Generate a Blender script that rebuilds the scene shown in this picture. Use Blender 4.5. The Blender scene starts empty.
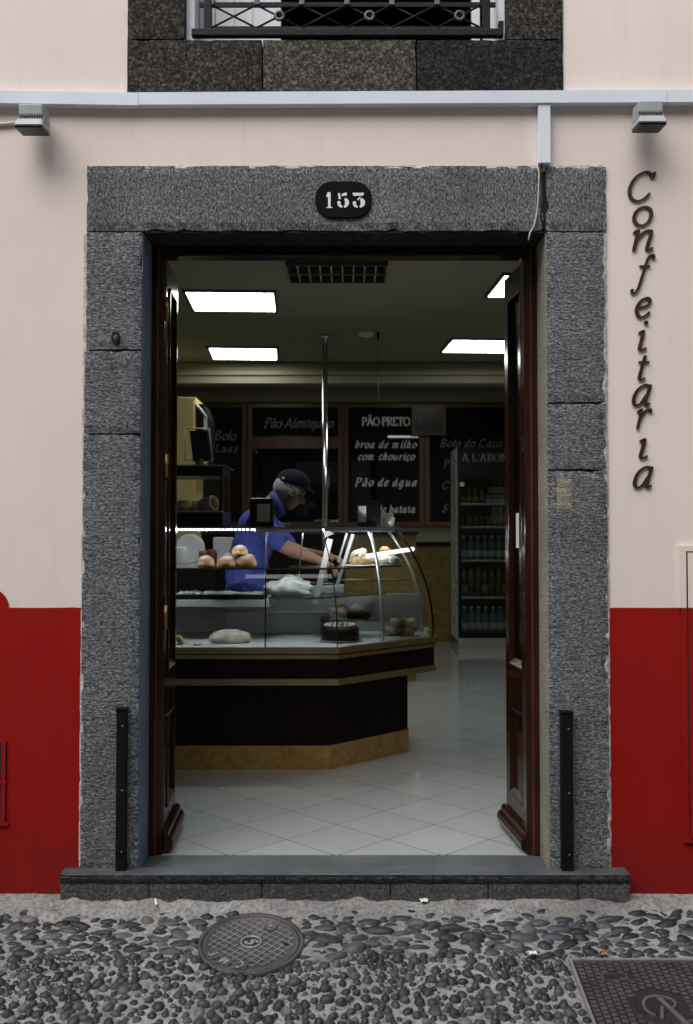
import bpy, bmesh, math, random
from mathutils import Vector, Matrix, noise as mnoise
R = math.radians
random.seed(7)
sc = bpy.context.scene
col = sc.collection

# ------------------------------------------------------------------ camera
F, CY, CZ, CX0 = 1007.0, -4.03, 1.448, 346.5
PITCH, SHIFT = R(1.8), -0.0124
cam_d = bpy.data.cameras.new('camera')
cam = bpy.data.objects.new('camera', cam_d); col.objects.link(cam)
cam.location = (0, CY, CZ); cam.rotation_euler = (R(90) + PITCH, 0, 0)
cam_d.sensor_fit = 'VERTICAL'; cam_d.sensor_height = 36; cam_d.lens = 36 * F / 1024
cam_d.shift_y = SHIFT; cam_d.clip_end = 500
cam_d.dof.use_dof = True; cam_d.dof.focus_distance = 4.25; cam_d.dof.aperture_fstop = 3.2
sc.camera = cam

def ray(px, py):
    xc = (px - CX0) / F; yc = (512 + SHIFT * 1024 - py) / F
    return Vector((xc, math.cos(PITCH) - yc * math.sin(PITCH), yc * math.cos(PITCH) + math.sin(PITCH)))
def at(px, py, Y):                       # measured pixel -> point on the plane y = Y
    d = ray(px, py); t = (Y - CY) / d.y
    return Vector((d.x * t, Y, CZ + d.z * t))
def X(px, py, Y=0): return at(px, py, Y).x
def Z(py, Y=0): return at(CX0, py, Y).z
SLOPE, G0 = 0.17, 0.008
def gz(y): return G0 + SLOPE * y
def gnd(px, py):
    d = ray(px, py); t = (gz(CY) - CZ) / (d.z - SLOPE * d.y)
    return Vector((d.x * t, CY + d.y * t, CZ + d.z * t))

# ------------------------------------------------------------------ materials
class NT:
    def __init__(s, name):
        s.m = bpy.data.materials.new(name); s.m.use_nodes = True
        s.t = s.m.node_tree; s.t.nodes.clear()
        s.out = s.n('ShaderNodeOutputMaterial')
    def n(s, typ, **kw):
        nd = s.t.nodes.new(typ)
        for k, v in kw.items():
            if k in nd.inputs: s.set(nd, k, v)
            else: setattr(nd, k, v)
        return nd
    def set(s, nd, k, v):
        if hasattr(v, 'is_output') or v.__class__.__name__.startswith('NodeSocket'): s.t.links.new(v, nd.inputs[k])
        else: nd.inputs[k].default_value = v
    def link(s, a, b): s.t.links.new(a, b)
    def coord(s, scale=(1,1,1), rot=(0,0,0), loc=(0,0,0), world=True):
        if world: c = s.n('ShaderNodeNewGeometry').outputs['Position']
        else: c = s.n('ShaderNodeTexCoord').outputs['Object']
        mp = s.n('ShaderNodeMapping'); s.link(c, mp.inputs['Vector'])
        mp.inputs['Scale'].default_value = scale; mp.inputs['Rotation'].default_value = rot; mp.inputs['Location'].default_value = loc
        return mp.outputs['Vector']
    def noise(s, vec, scale, detail=4, rough=.55, dist=0):
        nd = s.n('ShaderNodeTexNoise'); s.link(vec, nd.inputs['Vector'])
        nd.inputs['Scale'].default_value = scale; nd.inputs['Detail'].default_value = detail
        nd.inputs['Roughness'].default_value = rough; nd.inputs['Distortion'].default_value = dist
        return nd.outputs['Fac']
    def ramp(s, fac, stops):
        nd = s.n('ShaderNodeValToRGB'); s.link(fac, nd.inputs['Fac']); e = nd.color_ramp.elements
        while len(e) > 1: e.remove(e[-1])
        for i, (p, c) in enumerate(stops):
            el = e[0] if i == 0 else e.new(p)
            el.position = p; el.color = (c[0], c[1], c[2], 1) if not isinstance(c, (int, float)) else (c, c, c, 1)
        return nd.outputs['Color']
    def mix(s, f, a, b, mode='MIX'):
        nd = s.n('ShaderNodeMix'); nd.data_type = 'RGBA'; nd.blend_type = mode
        for i, v in ((0, f), (6, a), (7, b)):
            if v.__class__.__name__.startswith('NodeSocket'): s.link(v, nd.inputs[i])
            else: nd.inputs[i].default_value = v if isinstance(v, (int, float)) else (*v[:3], 1)
        return nd.outputs[2]
    def math(s, op, a, b=0.0):
        nd = s.n('ShaderNodeMath'); nd.operation = op
        for i, v in ((0, a), (1, b)):
            if v.__class__.__name__.startswith('NodeSocket'): s.link(v, nd.inputs[i])
            else: nd.inputs[i].default_value = v
        return nd.outputs[0]
    def bump(s, h, strength, dist=.01, normal=None):
        nd = s.n('ShaderNodeBump'); s.link(h, nd.inputs['Height'])
        nd.inputs['Strength'].default_value = strength; nd.inputs['Distance'].default_value = dist
        if normal: s.link(normal, nd.inputs['Normal'])
        return nd.outputs['Normal']
    def bsdf(s, **kw):
        nd = s.n('ShaderNodeBsdfPrincipled')
        for k, v in kw.items():
            k = k.replace('_', ' ')
            if v.__class__.__name__.startswith('NodeSocket'): s.link(v, nd.inputs[k])
            elif isinstance(v, tuple): nd.inputs[k].default_value = (*v[:3], 1)
            else: nd.inputs[k].default_value = v
        s.link(nd.outputs[0], s.out.inputs[0]); return nd

def simple(name, c, rough=.5, metal=0., var=.15, vs=6., bs=0., bsc=60., spec=.5, coat=0., world=False):
    s = NT(name); v = s.coord(world=world)
    f = s.noise(v, vs, 5)
    a = tuple(x * (1 - var) for x in c); b = tuple(min(1, x * (1 + var)) for x in c)
    cc = s.ramp(f, [(.3, a), (.7, b)])
    kw = dict(Base_Color=cc, Roughness=rough, Metallic=metal, Specular_IOR_Level=spec, Coat_Weight=coat)
    if bs: kw['Normal'] = s.bump(s.noise(v, bsc, 3), bs)
    s.bsdf(**kw); return s.m

def plaster(name, c, stain, bump=.15, rough=.85, spec=.3):
    s = NT(name); v = s.coord()
    big = s.noise(s.coord(scale=(1,1,.55)), 1.6, 6, .6); fine = s.noise(v, 140, 3); mid = s.noise(v, 9, 5, .65)
    cc = s.mix(s.ramp(big, [(.35, 0.), (.75, .55)]), c, stain)
    cc = s.mix(s.ramp(mid, [(.55, 0.), (.85, .35)]), cc, stain)
    sp = s.noise(v, 60, 2, .5)
    cc = s.mix(s.ramp(sp, [(.70, 0.), (.78, .22)]), cc, tuple(.35 * k for k in c))
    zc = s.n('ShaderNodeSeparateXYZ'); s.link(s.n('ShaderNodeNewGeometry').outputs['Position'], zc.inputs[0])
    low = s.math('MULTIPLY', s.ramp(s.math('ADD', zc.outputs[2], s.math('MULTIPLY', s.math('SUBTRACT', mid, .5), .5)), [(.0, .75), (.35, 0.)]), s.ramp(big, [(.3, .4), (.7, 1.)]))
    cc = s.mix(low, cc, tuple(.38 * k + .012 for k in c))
    st = s.noise(s.coord(scale=(14, 14, .7)), 2.2, 4, .6)
    cc = s.mix(s.ramp(st, [(.52, 0.), (.8, .4)]), cc, stain)
    h = s.math('ADD', s.math('MULTIPLY', mid, .8), s.math('MULTIPLY', fine, .35))
    s.bsdf(Base_Color=cc, Roughness=rough, Normal=s.bump(h, bump, .004), Specular_IOR_Level=spec)
    return s.m

def stone(name, direction, lo=.02, mid=.20, hi=.42, tint=(.95, 1.0, 1.08)):
    s = NT(name)
    sc_ = {'h': (62, 62, 150), 'v': (150, 150, 75), 'r': (75, 75, 75)}[direction]
    v0 = s.coord()
    tool = s.noise(s.coord(scale=sc_), 1.0, 5, .72, .35)
    pit = s.noise(v0, 165, 3, .65); big = s.noise(v0, 3.2, 5, .6)
    t = lambda k: tuple(k * x for x in tint)
    c = s.ramp(tool, [(.34, t(lo)), (.49, t(mid * .8)), (.64, t(hi))])
    c = s.mix(s.ramp(pit, [(.34, .85), (.47, 0.)]), c, t(lo * .6)); c = s.mix(s.ramp(pit, [(.58, 0.), (.70, .5)]), c, t(hi * 1.15))
    c = s.mix(.6, c, s.mix(1, c, s.ramp(big, [(.3, .55), (.7, 1.25)]), 'MULTIPLY'))
    chis = s.noise(s.coord(scale={'h': (16, 16, 75), 'v': (75, 75, 38), 'r': (30, 30, 30)}[direction]), 1.0, 4, .6, .3)
    c = s.mix(s.ramp(chis, [(.36, .55), (.47, 0.)]), c, t(lo * 1.2))
    h = s.math('ADD', s.math('ADD', tool, s.math('MULTIPLY', pit, .7)), s.math('MULTIPLY', chis, .8))
    s.bsdf(Base_Color=c, Roughness=.92, Normal=s.bump(h, .9, .008), Specular_IOR_Level=.25)
    return s.m

def glass(name, tint=(.93, .97, .95), ior=1.5, extra=0., rough=.01):
    s = NT(name)
    tr = s.n('ShaderNodeBsdfTransparent'); tr.inputs[0].default_value = (*tint, 1)
    gl = s.n('ShaderNodeBsdfGlossy'); gl.inputs['Roughness'].default_value = rough
    fr = s.n('ShaderNodeFresnel'); fr.inputs[0].default_value = ior
    smudge = s.noise(s.coord(), 5, 4)
    f = s.math('ADD', fr.outputs[0], s.math('MULTIPLY', smudge, extra))
    mx = s.n('ShaderNodeMixShader'); s.link(f, mx.inputs[0]); s.link(tr.outputs[0], mx.inputs[1]); s.link(gl.outputs[0], mx.inputs[2])
    s.link(mx.outputs[0], s.out.inputs[0]); return s.m

def emit(name, c, k):
    s = NT(name); e = s.n('ShaderNodeEmission'); e.inputs[0].default_value = (*c, 1); e.inputs[1].default_value = k
    s.link(e.outputs[0], s.out.inputs[0]); return s.m

def wood(name, a, b, axis='z', rough=.28, coat=.5, spec=.5):
    s = NT(name); scl = {'z': (28, 28, 1.6), 'x': (1.6, 28, 28), 'y': (28, 1.6, 28)}[axis]
    f = s.noise(s.coord(scale=scl), 1.2, 5, .6, 1.2)
    f2 = s.noise(s.coord(), 3, 3)
    c = s.ramp(f, [(.3, a), (.7, b)])
    c = s.mix(.5, c, s.mix(1, c, s.ramp(f2, [(.3, .6), (.7, 1.2)]), 'MULTIPLY'))
    s.bsdf(Base_Color=c, Roughness=rough, Coat_Weight=coat, Coat_Roughness=.15, Specular_IOR_Level=spec, Normal=s.bump(f, .08, .003))
    return s.m

M = {}
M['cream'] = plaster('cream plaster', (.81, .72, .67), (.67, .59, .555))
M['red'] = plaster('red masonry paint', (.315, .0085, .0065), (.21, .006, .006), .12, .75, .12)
M['stone_h'] = stone('basalt tooled across', 'h')
M['stone_v'] = stone('basalt tooled upright', 'v')
M['stone_brown'] = stone('brown tuff', 'r', .006, .035, .14, (1.1, 1, .88))
M['stone_brown2'] = stone('lighter brown tuff', 'r', .014, .075, .21, (1.08, 1, .86))
M['stone_black'] = stone('black tuff', 'r', .004, .018, .075, (1, 1, 1))
M['reveal_skylit'] = stone('grey reveal tinted by skylight', 'h', .17, .25, .34, (.76, 1.0, 1.33))  # bluish skylight on the left reveal put into its colour
M['reveal_warm'] = stone('warm grey reveal', 'h', .18, .33, .48, (1.08, 1, .86))  # warm bounced light put into the reveal colour; the cement patch shares it
def sillmat():
    s = NT('worn bluestone sill'); v = s.coord()
    f = s.noise(v, 4, 6, .65); g = s.noise(v, 70, 3); d = s.noise(s.coord(scale=(2, 9, 9)), 2, 5, .7)
    c = s.ramp(f, [(.3, (.033, .040, .047)), (.7, (.078, .088, .10))])
    c = s.mix(s.ramp(d, [(.55, 0.), (.8, .55)]), c, (.22, .225, .23))
    c = s.mix(s.ramp(g, [(.66, 0.), (.75, .6)]), c, (.3, .3, .3))
    s.bsdf(Base_Color=c, Roughness=.55, Normal=s.bump(s.math('ADD', g, f), .25, .004)); return s.m
M['sill'] = sillmat()
M['pale_mortar'] = simple('pale crumbly mortar', (.46, .45, .43), .95, 0, .35, 25, .6, 70, .2)
M['sill_face'] = stone('dark weathered step face', 'h', .015, .04, .10, (1, 1, 1))
M['step'] = stone('worn grey step stone', 'r', .05, .10, .17, (1, 1, 1.02))
M['white_pvc'] = simple('white pvc', (.69, .76, .84), .35, var=.05, vs=3, world=True)
M['white_paint'] = simple('white window paint', (.78, .80, .86), .45, var=.06, world=True)
M['iron'] = simple('black wrought iron', (.008, .010, .012), .5, 0, .3, 20, .2, 90, .2)
M['iron_worn'] = simple('worn iron collar', (.10, .11, .13), .5, .4, .3, 20)
M['rubber'] = simple('black painted steel', (.006, .0065, .007), .55, 0, .4, 18, .15, 60, .15)
M['lamp_grey'] = simple('grey die cast lamp housing', (.36, .39, .41), .5, .0, .1, 30)
M['lamp_glass'] = simple('lamp front glass', (.012, .013, .015), .35, spec=.2)
M['black_gap'] = simple('dark gap', (.006, .006, .006), .8)
M['enamel'] = simple('black enamel', (.004, .005, .007), .35, var=.2, spec=.15)
M['enamel_white'] = simple('white stencil paint', (.74, .76, .76), .5, var=.08, vs=40)
M['rust'] = simple('rusted brown steel letters', (.045, .024, .017), .5, .35, .3, 25, .1, 60)
M['cable'] = simple('off white cable sheath', (.45, .43, .40), .5)
M['conduit'] = simple('cream painted conduit', (.62, .50, .45), .6)
M['door'] = wood('dark varnished mahogany', (.012, .0045, .003), (.036, .012, .007), rough=.15, coat=.0, spec=.4)
M['door_bead'] = simple('glossy bead with pale highlight', (.10, .075, .065), .25, coat=.6)  # paler than the door: sky glints put into the bead colour
M['door_red'] = wood('reddish varnished frame', (.035, .010, .004), (.10, .028, .010), rough=.35, coat=.2)
M['panel_wood'] = wood('red brown panelling', (.05, .018, .007), (.13, .052, .019), 'z', .4, .15)
M['counter_wood'] = wood('dark counter veneer', (.005, .0028, .002), (.013, .006, .0045), 'z', .45, .0, .12)
M['brass'] = simple('brass hinge', (.35, .19, .06), .35, .9, .2, 30)
M['chrome'] = simple('chrome tube', (.62, .63, .64), .16, 1., .05)
M['gold'] = simple('champagne aluminium trim', (.33, .275, .145), .32, .85, .08)
M['alu'] = simple('satin aluminium', (.55, .57, .58), .35, .8, .08)
M['steel'] = simple('brushed stainless', (.50, .51, .51), .38, .85, .1)
def marble():
    s = NT('yellow marble kick'); v = s.coord(); f = s.noise(v, 7, 8, .7, 2.0)
    c = s.ramp(f, [(.25, (.18, .10, .022)), (.5, (.34, .20, .05)), (.8, (.48, .31, .10))])
    s.bsdf(Base_Color=c, Roughness=.25); return s.m
M['marble'] = marble()
M['glass'] = glass('showcase glass', (.965, .985, .98), 1.45, .006)
M['glass_edge'] = simple('green glass edge', (.10, .22, .19), .12, var=.1)
M['shelf_glass'] = glass('glass shelf', (.93, .975, .965), 1.5, .02)
M['door_glass'] = glass('dusty door glass', (.50, .56, .55), 1.55, .16, .12)
M['win_glass'] = glass('window glass', (.85, .9, .9), 1.5, .0)
M['opp_wall'] = simple('dark ochre render', (.30, .26, .21), .9, var=.1, vs=1.2)  # one even dark ochre
M['opp_dark'] = simple('dark painted woodwork', (.04, .045, .05), .6)
M['led'] = emit('led strip', (.93, .97, 1.), 330.)
M['added_fill_lamp'] = emit('added fill lamp', (.95, .98, 1.), 48.)  # glow of the unseen lamps added to brighten the display
M['glass_reflection'] = emit('glowing glass reflection', (.93, .97, 1.), 1.7)  # glow for the drawn glass reflection, not a lamp
M['panel_light'] = emit('ceiling panel light', (.95, 1., .97), 13.0)
M['panel_dim'] = emit('back ceiling panel', (1., .98, .92), 4.5)
M['light_trim'] = simple('dark olive light trim', (.05, .05, .04), .6)
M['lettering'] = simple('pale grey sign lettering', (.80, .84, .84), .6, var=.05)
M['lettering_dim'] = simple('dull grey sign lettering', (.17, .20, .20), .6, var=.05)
M['board'] = simple('black glass board', (.004, .005, .007), .02, var=.3)
M['clockface'] = simple('dark clock face', (.012, .013, .014), .3)
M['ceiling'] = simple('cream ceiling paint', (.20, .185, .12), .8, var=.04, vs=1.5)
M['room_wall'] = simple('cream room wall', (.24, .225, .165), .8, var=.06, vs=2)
def yellow_tile():
    s = NT('yellow wall tile'); v = s.coord(loc=(.0, 0, .0))
    sx = s.n('ShaderNodeSeparateXYZ'); s.link(v, sx.inputs[0])
    gx = s.math('ABSOLUTE', s.math('SUBTRACT', s.math('FRACT', s.math('DIVIDE', s.math('ADD', sx.outputs[0], sx.outputs[1]), .48)), .5))
    gzz = s.math('ABSOLUTE', s.math('SUBTRACT', s.math('FRACT', s.math('DIVIDE', s.math('ADD', sx.outputs[2], .02), .24)), .5))
    g = s.math('GREATER_THAN', s.math('MAXIMUM', s.math('SUBTRACT', gx, .005), gzz), .488)
    f = s.noise(v, 5, 6, .7, 1.)
    c = s.ramp(f, [(.3, (.11, .072, .014)), (.7, (.20, .138, .034))])
    s.bsdf(Base_Color=s.mix(g, c, (.27, .20, .08)), Roughness=.3); return s.m
M['yellow_tile'] = yellow_tile()
def floor_tile():
    s = NT('white glazed floor tile'); p = s.n('ShaderNodeNewGeometry').outputs['Position']
    sx = s.n('ShaderNodeSeparateXYZ'); s.link(p, sx.inputs[0])
    q = 1 / math.sqrt(2) / .314
    a = s.math('SUBTRACT', s.math('MULTIPLY', s.math('ADD', sx.outputs[0], sx.outputs[1]), q), .108 / .314)
    b = s.math('SUBTRACT', s.math('MULTIPLY', s.math('SUBTRACT', sx.outputs[1], sx.outputs[0]), q), .168 / .314)
    da = s.math('ABSOLUTE', s.math('SUBTRACT', s.math('FRACT', s.math('ADD', a, .5)), .5))
    db = s.math('ABSOLUTE', s.math('SUBTRACT', s.math('FRACT', s.math('ADD', b, .5)), .5))
    line = s.math('LESS_THAN', s.math('MINIMUM', da, db), .0085)
    cell = s.n('ShaderNodeCombineXYZ'); s.link(s.math('FLOOR', a), cell.inputs[0]); s.link(s.math('FLOOR', b), cell.inputs[1])
    wn = s.n('ShaderNodeTexWhiteNoise'); s.link(cell.outputs[0], wn.inputs['Vector'])
    cl = s.noise(p, 3, 5, .6)
    t = s.mix(s.math('MULTIPLY', wn.outputs['Value'], .6), (.47, .50, .505), (.40, .425, .43))
    t = s.mix(s.ramp(cl, [(.4, 0.), (.8, .4)]), t, (.36, .365, .35))
    c = s.mix(line, t, (.09, .09, .088))
    rr = s.math('ADD', s.math('MULTIPLY', cl, .14), .06)
    s.bsdf(Base_Color=c, Coat_Weight=.7, Coat_Roughness=.04, Roughness=s.math('ADD', rr, s.math('MULTIPLY', line, .4)), Normal=s.bump(s.math('SUBTRACT', 1.0, line), .3, .002)); return s.m
M['floor'] = floor_tile()
def mortar():
    s = NT('street mortar'); v = s.coord()
    f = s.noise(v, 5, 7, .7); g = s.noise(v, 60, 5, .7); d = s.noise(v, 1.6, 4)
    c = s.ramp(f, [(.3, (.27, .268, .265)), (.7, (.52, .515, .505))])
    c = s.mix(s.ramp(g, [(.35, .7), (.55, 0.)]), c, (.07, .068, .065))
    c = s.mix(s.ramp(d, [(.45, 0.), (.7, .5)]), c, (.12, .118, .115))
    s.bsdf(Base_Color=c, Roughness=.9, Normal=s.bump(s.math('ADD', f, g), 1., .018)); return s.m
M['mortar'] = mortar()
def pebble():
    s = NT('basalt pebbles'); gi = s.n('ShaderNodeNewGeometry'); v = s.coord()
    r = gi.outputs['Random Per Island']
    c = s.ramp(r, [(0., (.008, .010, .013)), (.5, (.019, .024, .031)), (.82, (.043, .051, .062)), (.94, (.072, .070, .068)), (1., (.13, .127, .122))])
    f = s.noise(v, 40, 5, .65)
    c = s.mix(.7, c, s.mix(1, c, s.ramp(f, [(.3, .6), (.7, 1.5)]), 'MULTIPLY'))
    n = s.n('ShaderNodeSeparateXYZ'); s.link(gi.outputs['Normal'], n.inputs[0])
    dust = s.math('MULTIPLY', s.ramp(n.outputs[2], [(.2, .5), (.55, 0.)]), s.ramp(s.noise(v, 18, 4), [(.4, .2), (.7, 1.)]))
    c = s.mix(dust, c, (.17, .165, .16))
    s.bsdf(Base_Color=c, Roughness=.48, Specular_IOR_Level=.45, Normal=s.bump(f, .7, .007)); return s.m
M['pebble'] = pebble()
M['cast'] = simple('cast iron cover', (.075, .070, .073), .55, .35, .35, 9, .4, 80)
M['cast_hi'] = simple('worn cast iron ribs', (.22, .215, .215), .5, .2, .25, 12, .2, 80)
M['cast_mid'] = simple('dull iron relief', (.11, .105, .105), .55, .2, .3, 12, .2, 80)
M['cast_lo'] = simple('dark cast iron recesses', (.012, .0115, .0115), .85, 0, .4, 30, .4, 80)  # darker iron tone for the recessed parts
M['moss'] = simple('dry moss and grit', (.035, .034, .018), .95, 0, .5, 30)
M['skin'] = simple('skin', (.36, .19, .125), .5, var=.12, vs=14)
M['hair'] = simple('grey hair', (.46, .45, .42), .7, 0, .35, 60, .8, 120)
M['polo'] = simple('royal blue cotton', (.055, .08, .36), .85, var=.2, vs=10, bs=.3, bsc=40)
M['cap'] = simple('navy cotton cap', (.007, .010, .018), .9, var=.2, spec=.2)
M['trouser'] = simple('dark trousers', (.012, .012, .015), .85)
M['eye'] = simple('eye', (.02, .015, .012), .2)
M['black_plastic'] = simple('black plastic', (.006, .006, .0065), .35, spec=.25)
M['paper'] = simple('white paper', (.72, .72, .70), .8, var=.08)
M['paper_grey'] = simple('greyish paper', (.62, .62, .62), .8, var=.12)
def bun():
    s = NT('dark crust bread'); tc = s.n('ShaderNodeTexCoord'); sx = s.n('ShaderNodeSeparateXYZ'); s.link(tc.outputs['Generated'], sx.inputs[0])
    v = s.coord(world=False); f = s.noise(v, 30, 5, .7)
    z = s.math('ADD', sx.outputs[2], s.math('MULTIPLY', s.math('SUBTRACT', f, .5), .5))
    c = s.ramp(z, [(.12, (.26, .14, .04)), (.35, (.34, .20, .07)), (.62, (.055, .026, .014)), (.95, (.16, .12, .10))])
    s.bsdf(Base_Color=c, Roughness=.75, Normal=s.bump(f, .4, .006)); return s.m
M['bun'] = bun()
M['flour_bread'] = simple('floured bread', (.56, .51, .42), .9, 0, .35, 18, .5, 50)
M['pastry'] = simple('golden pastry', (.62, .42, .18), .6, 0, .45, 14, .4, 60)
M['pink'] = simple('pink iced cake', (.74, .54, .44), .6, 0, .25, 20, .3, 50)
M['choc'] = simple('chocolate', (.012, .007, .005), .5, 0, .3, 20, .3, 60, .2)
M['cream_food'] = simple('whipped cream', (.70, .66, .58), .6, 0, .1, 20, .3, 50)
M['orange'] = simple('orange packet', (.22, .09, .02), .6)
M['redpk'] = simple('red packet', (.16, .025, .02), .6)
M['yellow_cab'] = simple('pale yellow laminate', (.50, .38, .15), .5, var=.08, vs=3)
M['white_lam'] = simple('white laminate', (.55, .56, .56), .45, var=.06)
M['grey_lam'] = simple('grey laminate', (.42, .44, .45), .4, var=.08)
M['fridge_in'] = simple('dark fridge interior', (.018, .020, .022), .5)
M['fridge_side'] = simple('greenish white fridge side', (.62, .68, .62), .5, var=.1)
M['bottle_water'] = simple('clear blue bottle', (.09, .12, .14), .12)
M['bottle_cap'] = simple('white bottle cap', (.5, .52, .55), .4)
M['bottle_green'] = simple('olive bottle', (.05, .07, .02), .12)
M['bottle_amber'] = simple('amber bottle', (.07, .04, .015), .12)
M['can_red'] = simple('red can', (.10, .02, .018), .3)
M['can_silver'] = simple('silver carton', (.35, .37, .42), .4)
M['can_yellow'] = simple('yellow carton', (.28, .19, .05), .5)
M['blue_box'] = simple('blue box', (.03, .05, .12), .5)
M['curtain'] = simple('white curtain', (.62, .65, .72), .9, var=.08)
M['room_dark'] = simple('dark room behind', (.010, .010, .012), .9)
M['leaf_dry'] = simple('dry leaf', (.22, .10, .03), .9)

# ------------------------------------------------------------------ mesh builder
class MB:
    def __init__(s): s.bm = bmesh.new(); s.mats = []
    def mi(s, m):
        if m is None: return 0
        if m not in s.mats: s.mats.append(m)
        return s.mats.index(m)
    def _tag(s, faces, m):
        i = s.mi(m)
        for f in faces: f.material_index = i
    def box(s, x0, x1, y0, y1, z0, z1, m=None, bev=0, rot=None, piv=None):
        t = bmesh.new(); bmesh.ops.create_cube(t, size=1)
        for v in t.verts: v.co = Vector((x0 + (v.co.x + .5) * (x1 - x0), y0 + (v.co.y + .5) * (y1 - y0), z0 + (v.co.z + .5) * (z1 - z0)))
        if bev: bmesh.ops.bevel(t, geom=t.edges[:], offset=bev, segments=2, affect='EDGES', profile=.6)
        if rot is not None:
            p = Vector(piv) if piv is not None else Vector(((x0 + x1) / 2, (y0 + y1) / 2, (z0 + z1) / 2))
            for v in t.verts: v.co = p + rot @ (v.co - p)
        return s.add(t, m)
    def add(s, t, m=None, smooth=False):
        i = s.mi(m); mp = {}
        for v in t.verts: mp[v] = s.bm.verts.new(v.co)
        for f in t.faces:
            try:
                g = s.bm.faces.new([mp[v] for v in f.verts]); g.material_index = i; g.smooth = smooth or f.smooth
            except ValueError: pass
        t.free(); return s
    def poly(s, pts, m=None):
        f = s.bm.faces.new([s.bm.verts.new(p) for p in pts]); f.material_index = s.mi(m); return s
    def prism(s, pts, d, m=None):                # closed outline extruded along vector d
        d = Vector(d); a = [Vector(p) for p in pts]; t = bmesh.new()
        va = [t.verts.new(p) for p in a]; vb = [t.verts.new(p + d) for p in a]; n = len(a)
        t.faces.new(va); t.faces.new(vb[::-1])
        for i in range(n): t.faces.new([va[i], vb[i], vb[(i + 1) % n], va[(i + 1) % n]])
        bmesh.ops.recalc_face_normals(t, faces=t.faces[:]); return s.add(t, m)
    def tube(s, pts, r, m=None, seg=8, cap=True):
        pts = [Vector(p) for p in pts]; rs = r if isinstance(r, (list, tuple)) else [r] * len(pts)
        t = bmesh.new(); rings = []; up = None
        for i, p in enumerate(pts):
            d = (pts[min(i + 1, len(pts) - 1)] - pts[max(i - 1, 0)]).normalized()
            if up is None: up = d.orthogonal().normalized()
            u = (up - d * up.dot(d)).normalized(); up = u; w = d.cross(u)
            rings.append([t.verts.new(p + (u * math.cos(2 * math.pi * k / seg) + w * math.sin(2 * math.pi * k / seg)) * rs[i]) for k in range(seg)])
        for a, b in zip(rings, rings[1:]):
            for k in range(seg):
                f = t.faces.new([a[k], a[(k + 1) % seg], b[(k + 1) % seg], b[k]]); f.smooth = True
        if cap: t.faces.new(rings[0][::-1]); t.faces.new(rings[-1])
        return s.add(t, m)
    def lathe(s, c, prof, m=None, seg=24, rot=None):       # prof: (r, z) list
        t = bmesh.new(); c = Vector(c); rings = []
        for r, z in prof:
            ring = []
            for k in range(seg):
                a = 2 * math.pi * k / seg; p = Vector((r * math.cos(a), r * math.sin(a), z))
                ring.append(t.verts.new(c + (rot @ p if rot else p)))
            rings.append(ring)
        for a, b in zip(rings, rings[1:]):
            for k in range(seg):
                f = t.faces.new([a[k], a[(k + 1) % seg], b[(k + 1) % seg], b[k]]); f.smooth = True
        t.faces.new(rings[0][::-1]); t.faces.new(rings[-1])
        return s.add(t, m)
    def ball(s, c, r, m=None, seg=16, rot=None, lump=0., lf=4., zcut=None):
        t = bmesh.new(); bmesh.ops.create_uvsphere(t, u_segments=seg, v_segments=max(6, seg * 2 // 3), radius=1)
        rr = r if isinstance(r, (tuple, list)) else (r, r, r); c = Vector(c); off = Vector((random.random() * 90,) * 3)
        for v in t.verts:
            p = v.co.copy()
            if lump: p *= 1 + lump * mnoise.noise(p * lf + off)
            if zcut is not None and p.z < zcut: p.z = zcut
            p = Vector((p.x * rr[0], p.y * rr[1], p.z * rr[2]))
            v.co = c + (rot @ p if rot else p)
        for f in t.faces: f.smooth = True
        return s.add(t, m)
    def build(s, name, m=None, parent=None):
        me = bpy.data.meshes.new(name); s.bm.to_mesh(me); s.bm.free()
        if s.mats:
            for k in s.mats: me.materials.append(M[k] if isinstance(k, str) else k)
        if m and not s.mats: me.materials.append(M[m] if isinstance(m, str) else m)
        o = bpy.data.objects.new(name, me); col.objects.link(o)
        if parent: 
            o.parent = parent; o.matrix_parent_inverse = Matrix.Identity(4)
            pw = Vector((0, 0, 0)); p = parent
            while p: pw += Vector(p.location); p = p.parent
            for v in me.vertices: v.co -= pw
        return o

def recenter(o):                         # put a mesh thing's origin at the middle of its base
    vs = [v.co for v in o.data.vertices]
    c = Vector(((min(v.x for v in vs) + max(v.x for v in vs)) / 2, (min(v.y for v in vs) + max(v.y for v in vs)) / 2, min(v.z for v in vs)))
    for v in o.data.vertices: v.co -= c
    o.location = c; return o
def tag(o, label, cat, group=None):
    o['label'] = label; o['category'] = cat
    if group: o['group'] = group
    return o
def one(mb, name, m, label, cat, group=None): return tag(recenter(mb.build(name, m)), label, cat, group)
def thing(name, label, cat, loc, group=None):
    o = bpy.data.objects.new(name, None); col.objects.link(o); o.location = loc; o.empty_display_size = .1
    return tag(o, label, cat, group)
def struct(mb, name, m=None, kind='structure'):
    o = mb.build(name, m); o['kind'] = kind; return o
def part(mb, name, m, parent, label=None):
    o = mb.build(name, m, parent)
    if label: o['label'] = label
    return o
def copy_thing(o, loc, label):
    c = o.copy(); col.objects.link(c); c.location = loc; c['label'] = label
    for ch in o.children:
        k = ch.copy(); col.objects.link(k); k.parent = c
        for g in ch.children:
            q = g.copy(); col.objects.link(q); q.parent = k
    return c
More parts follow.
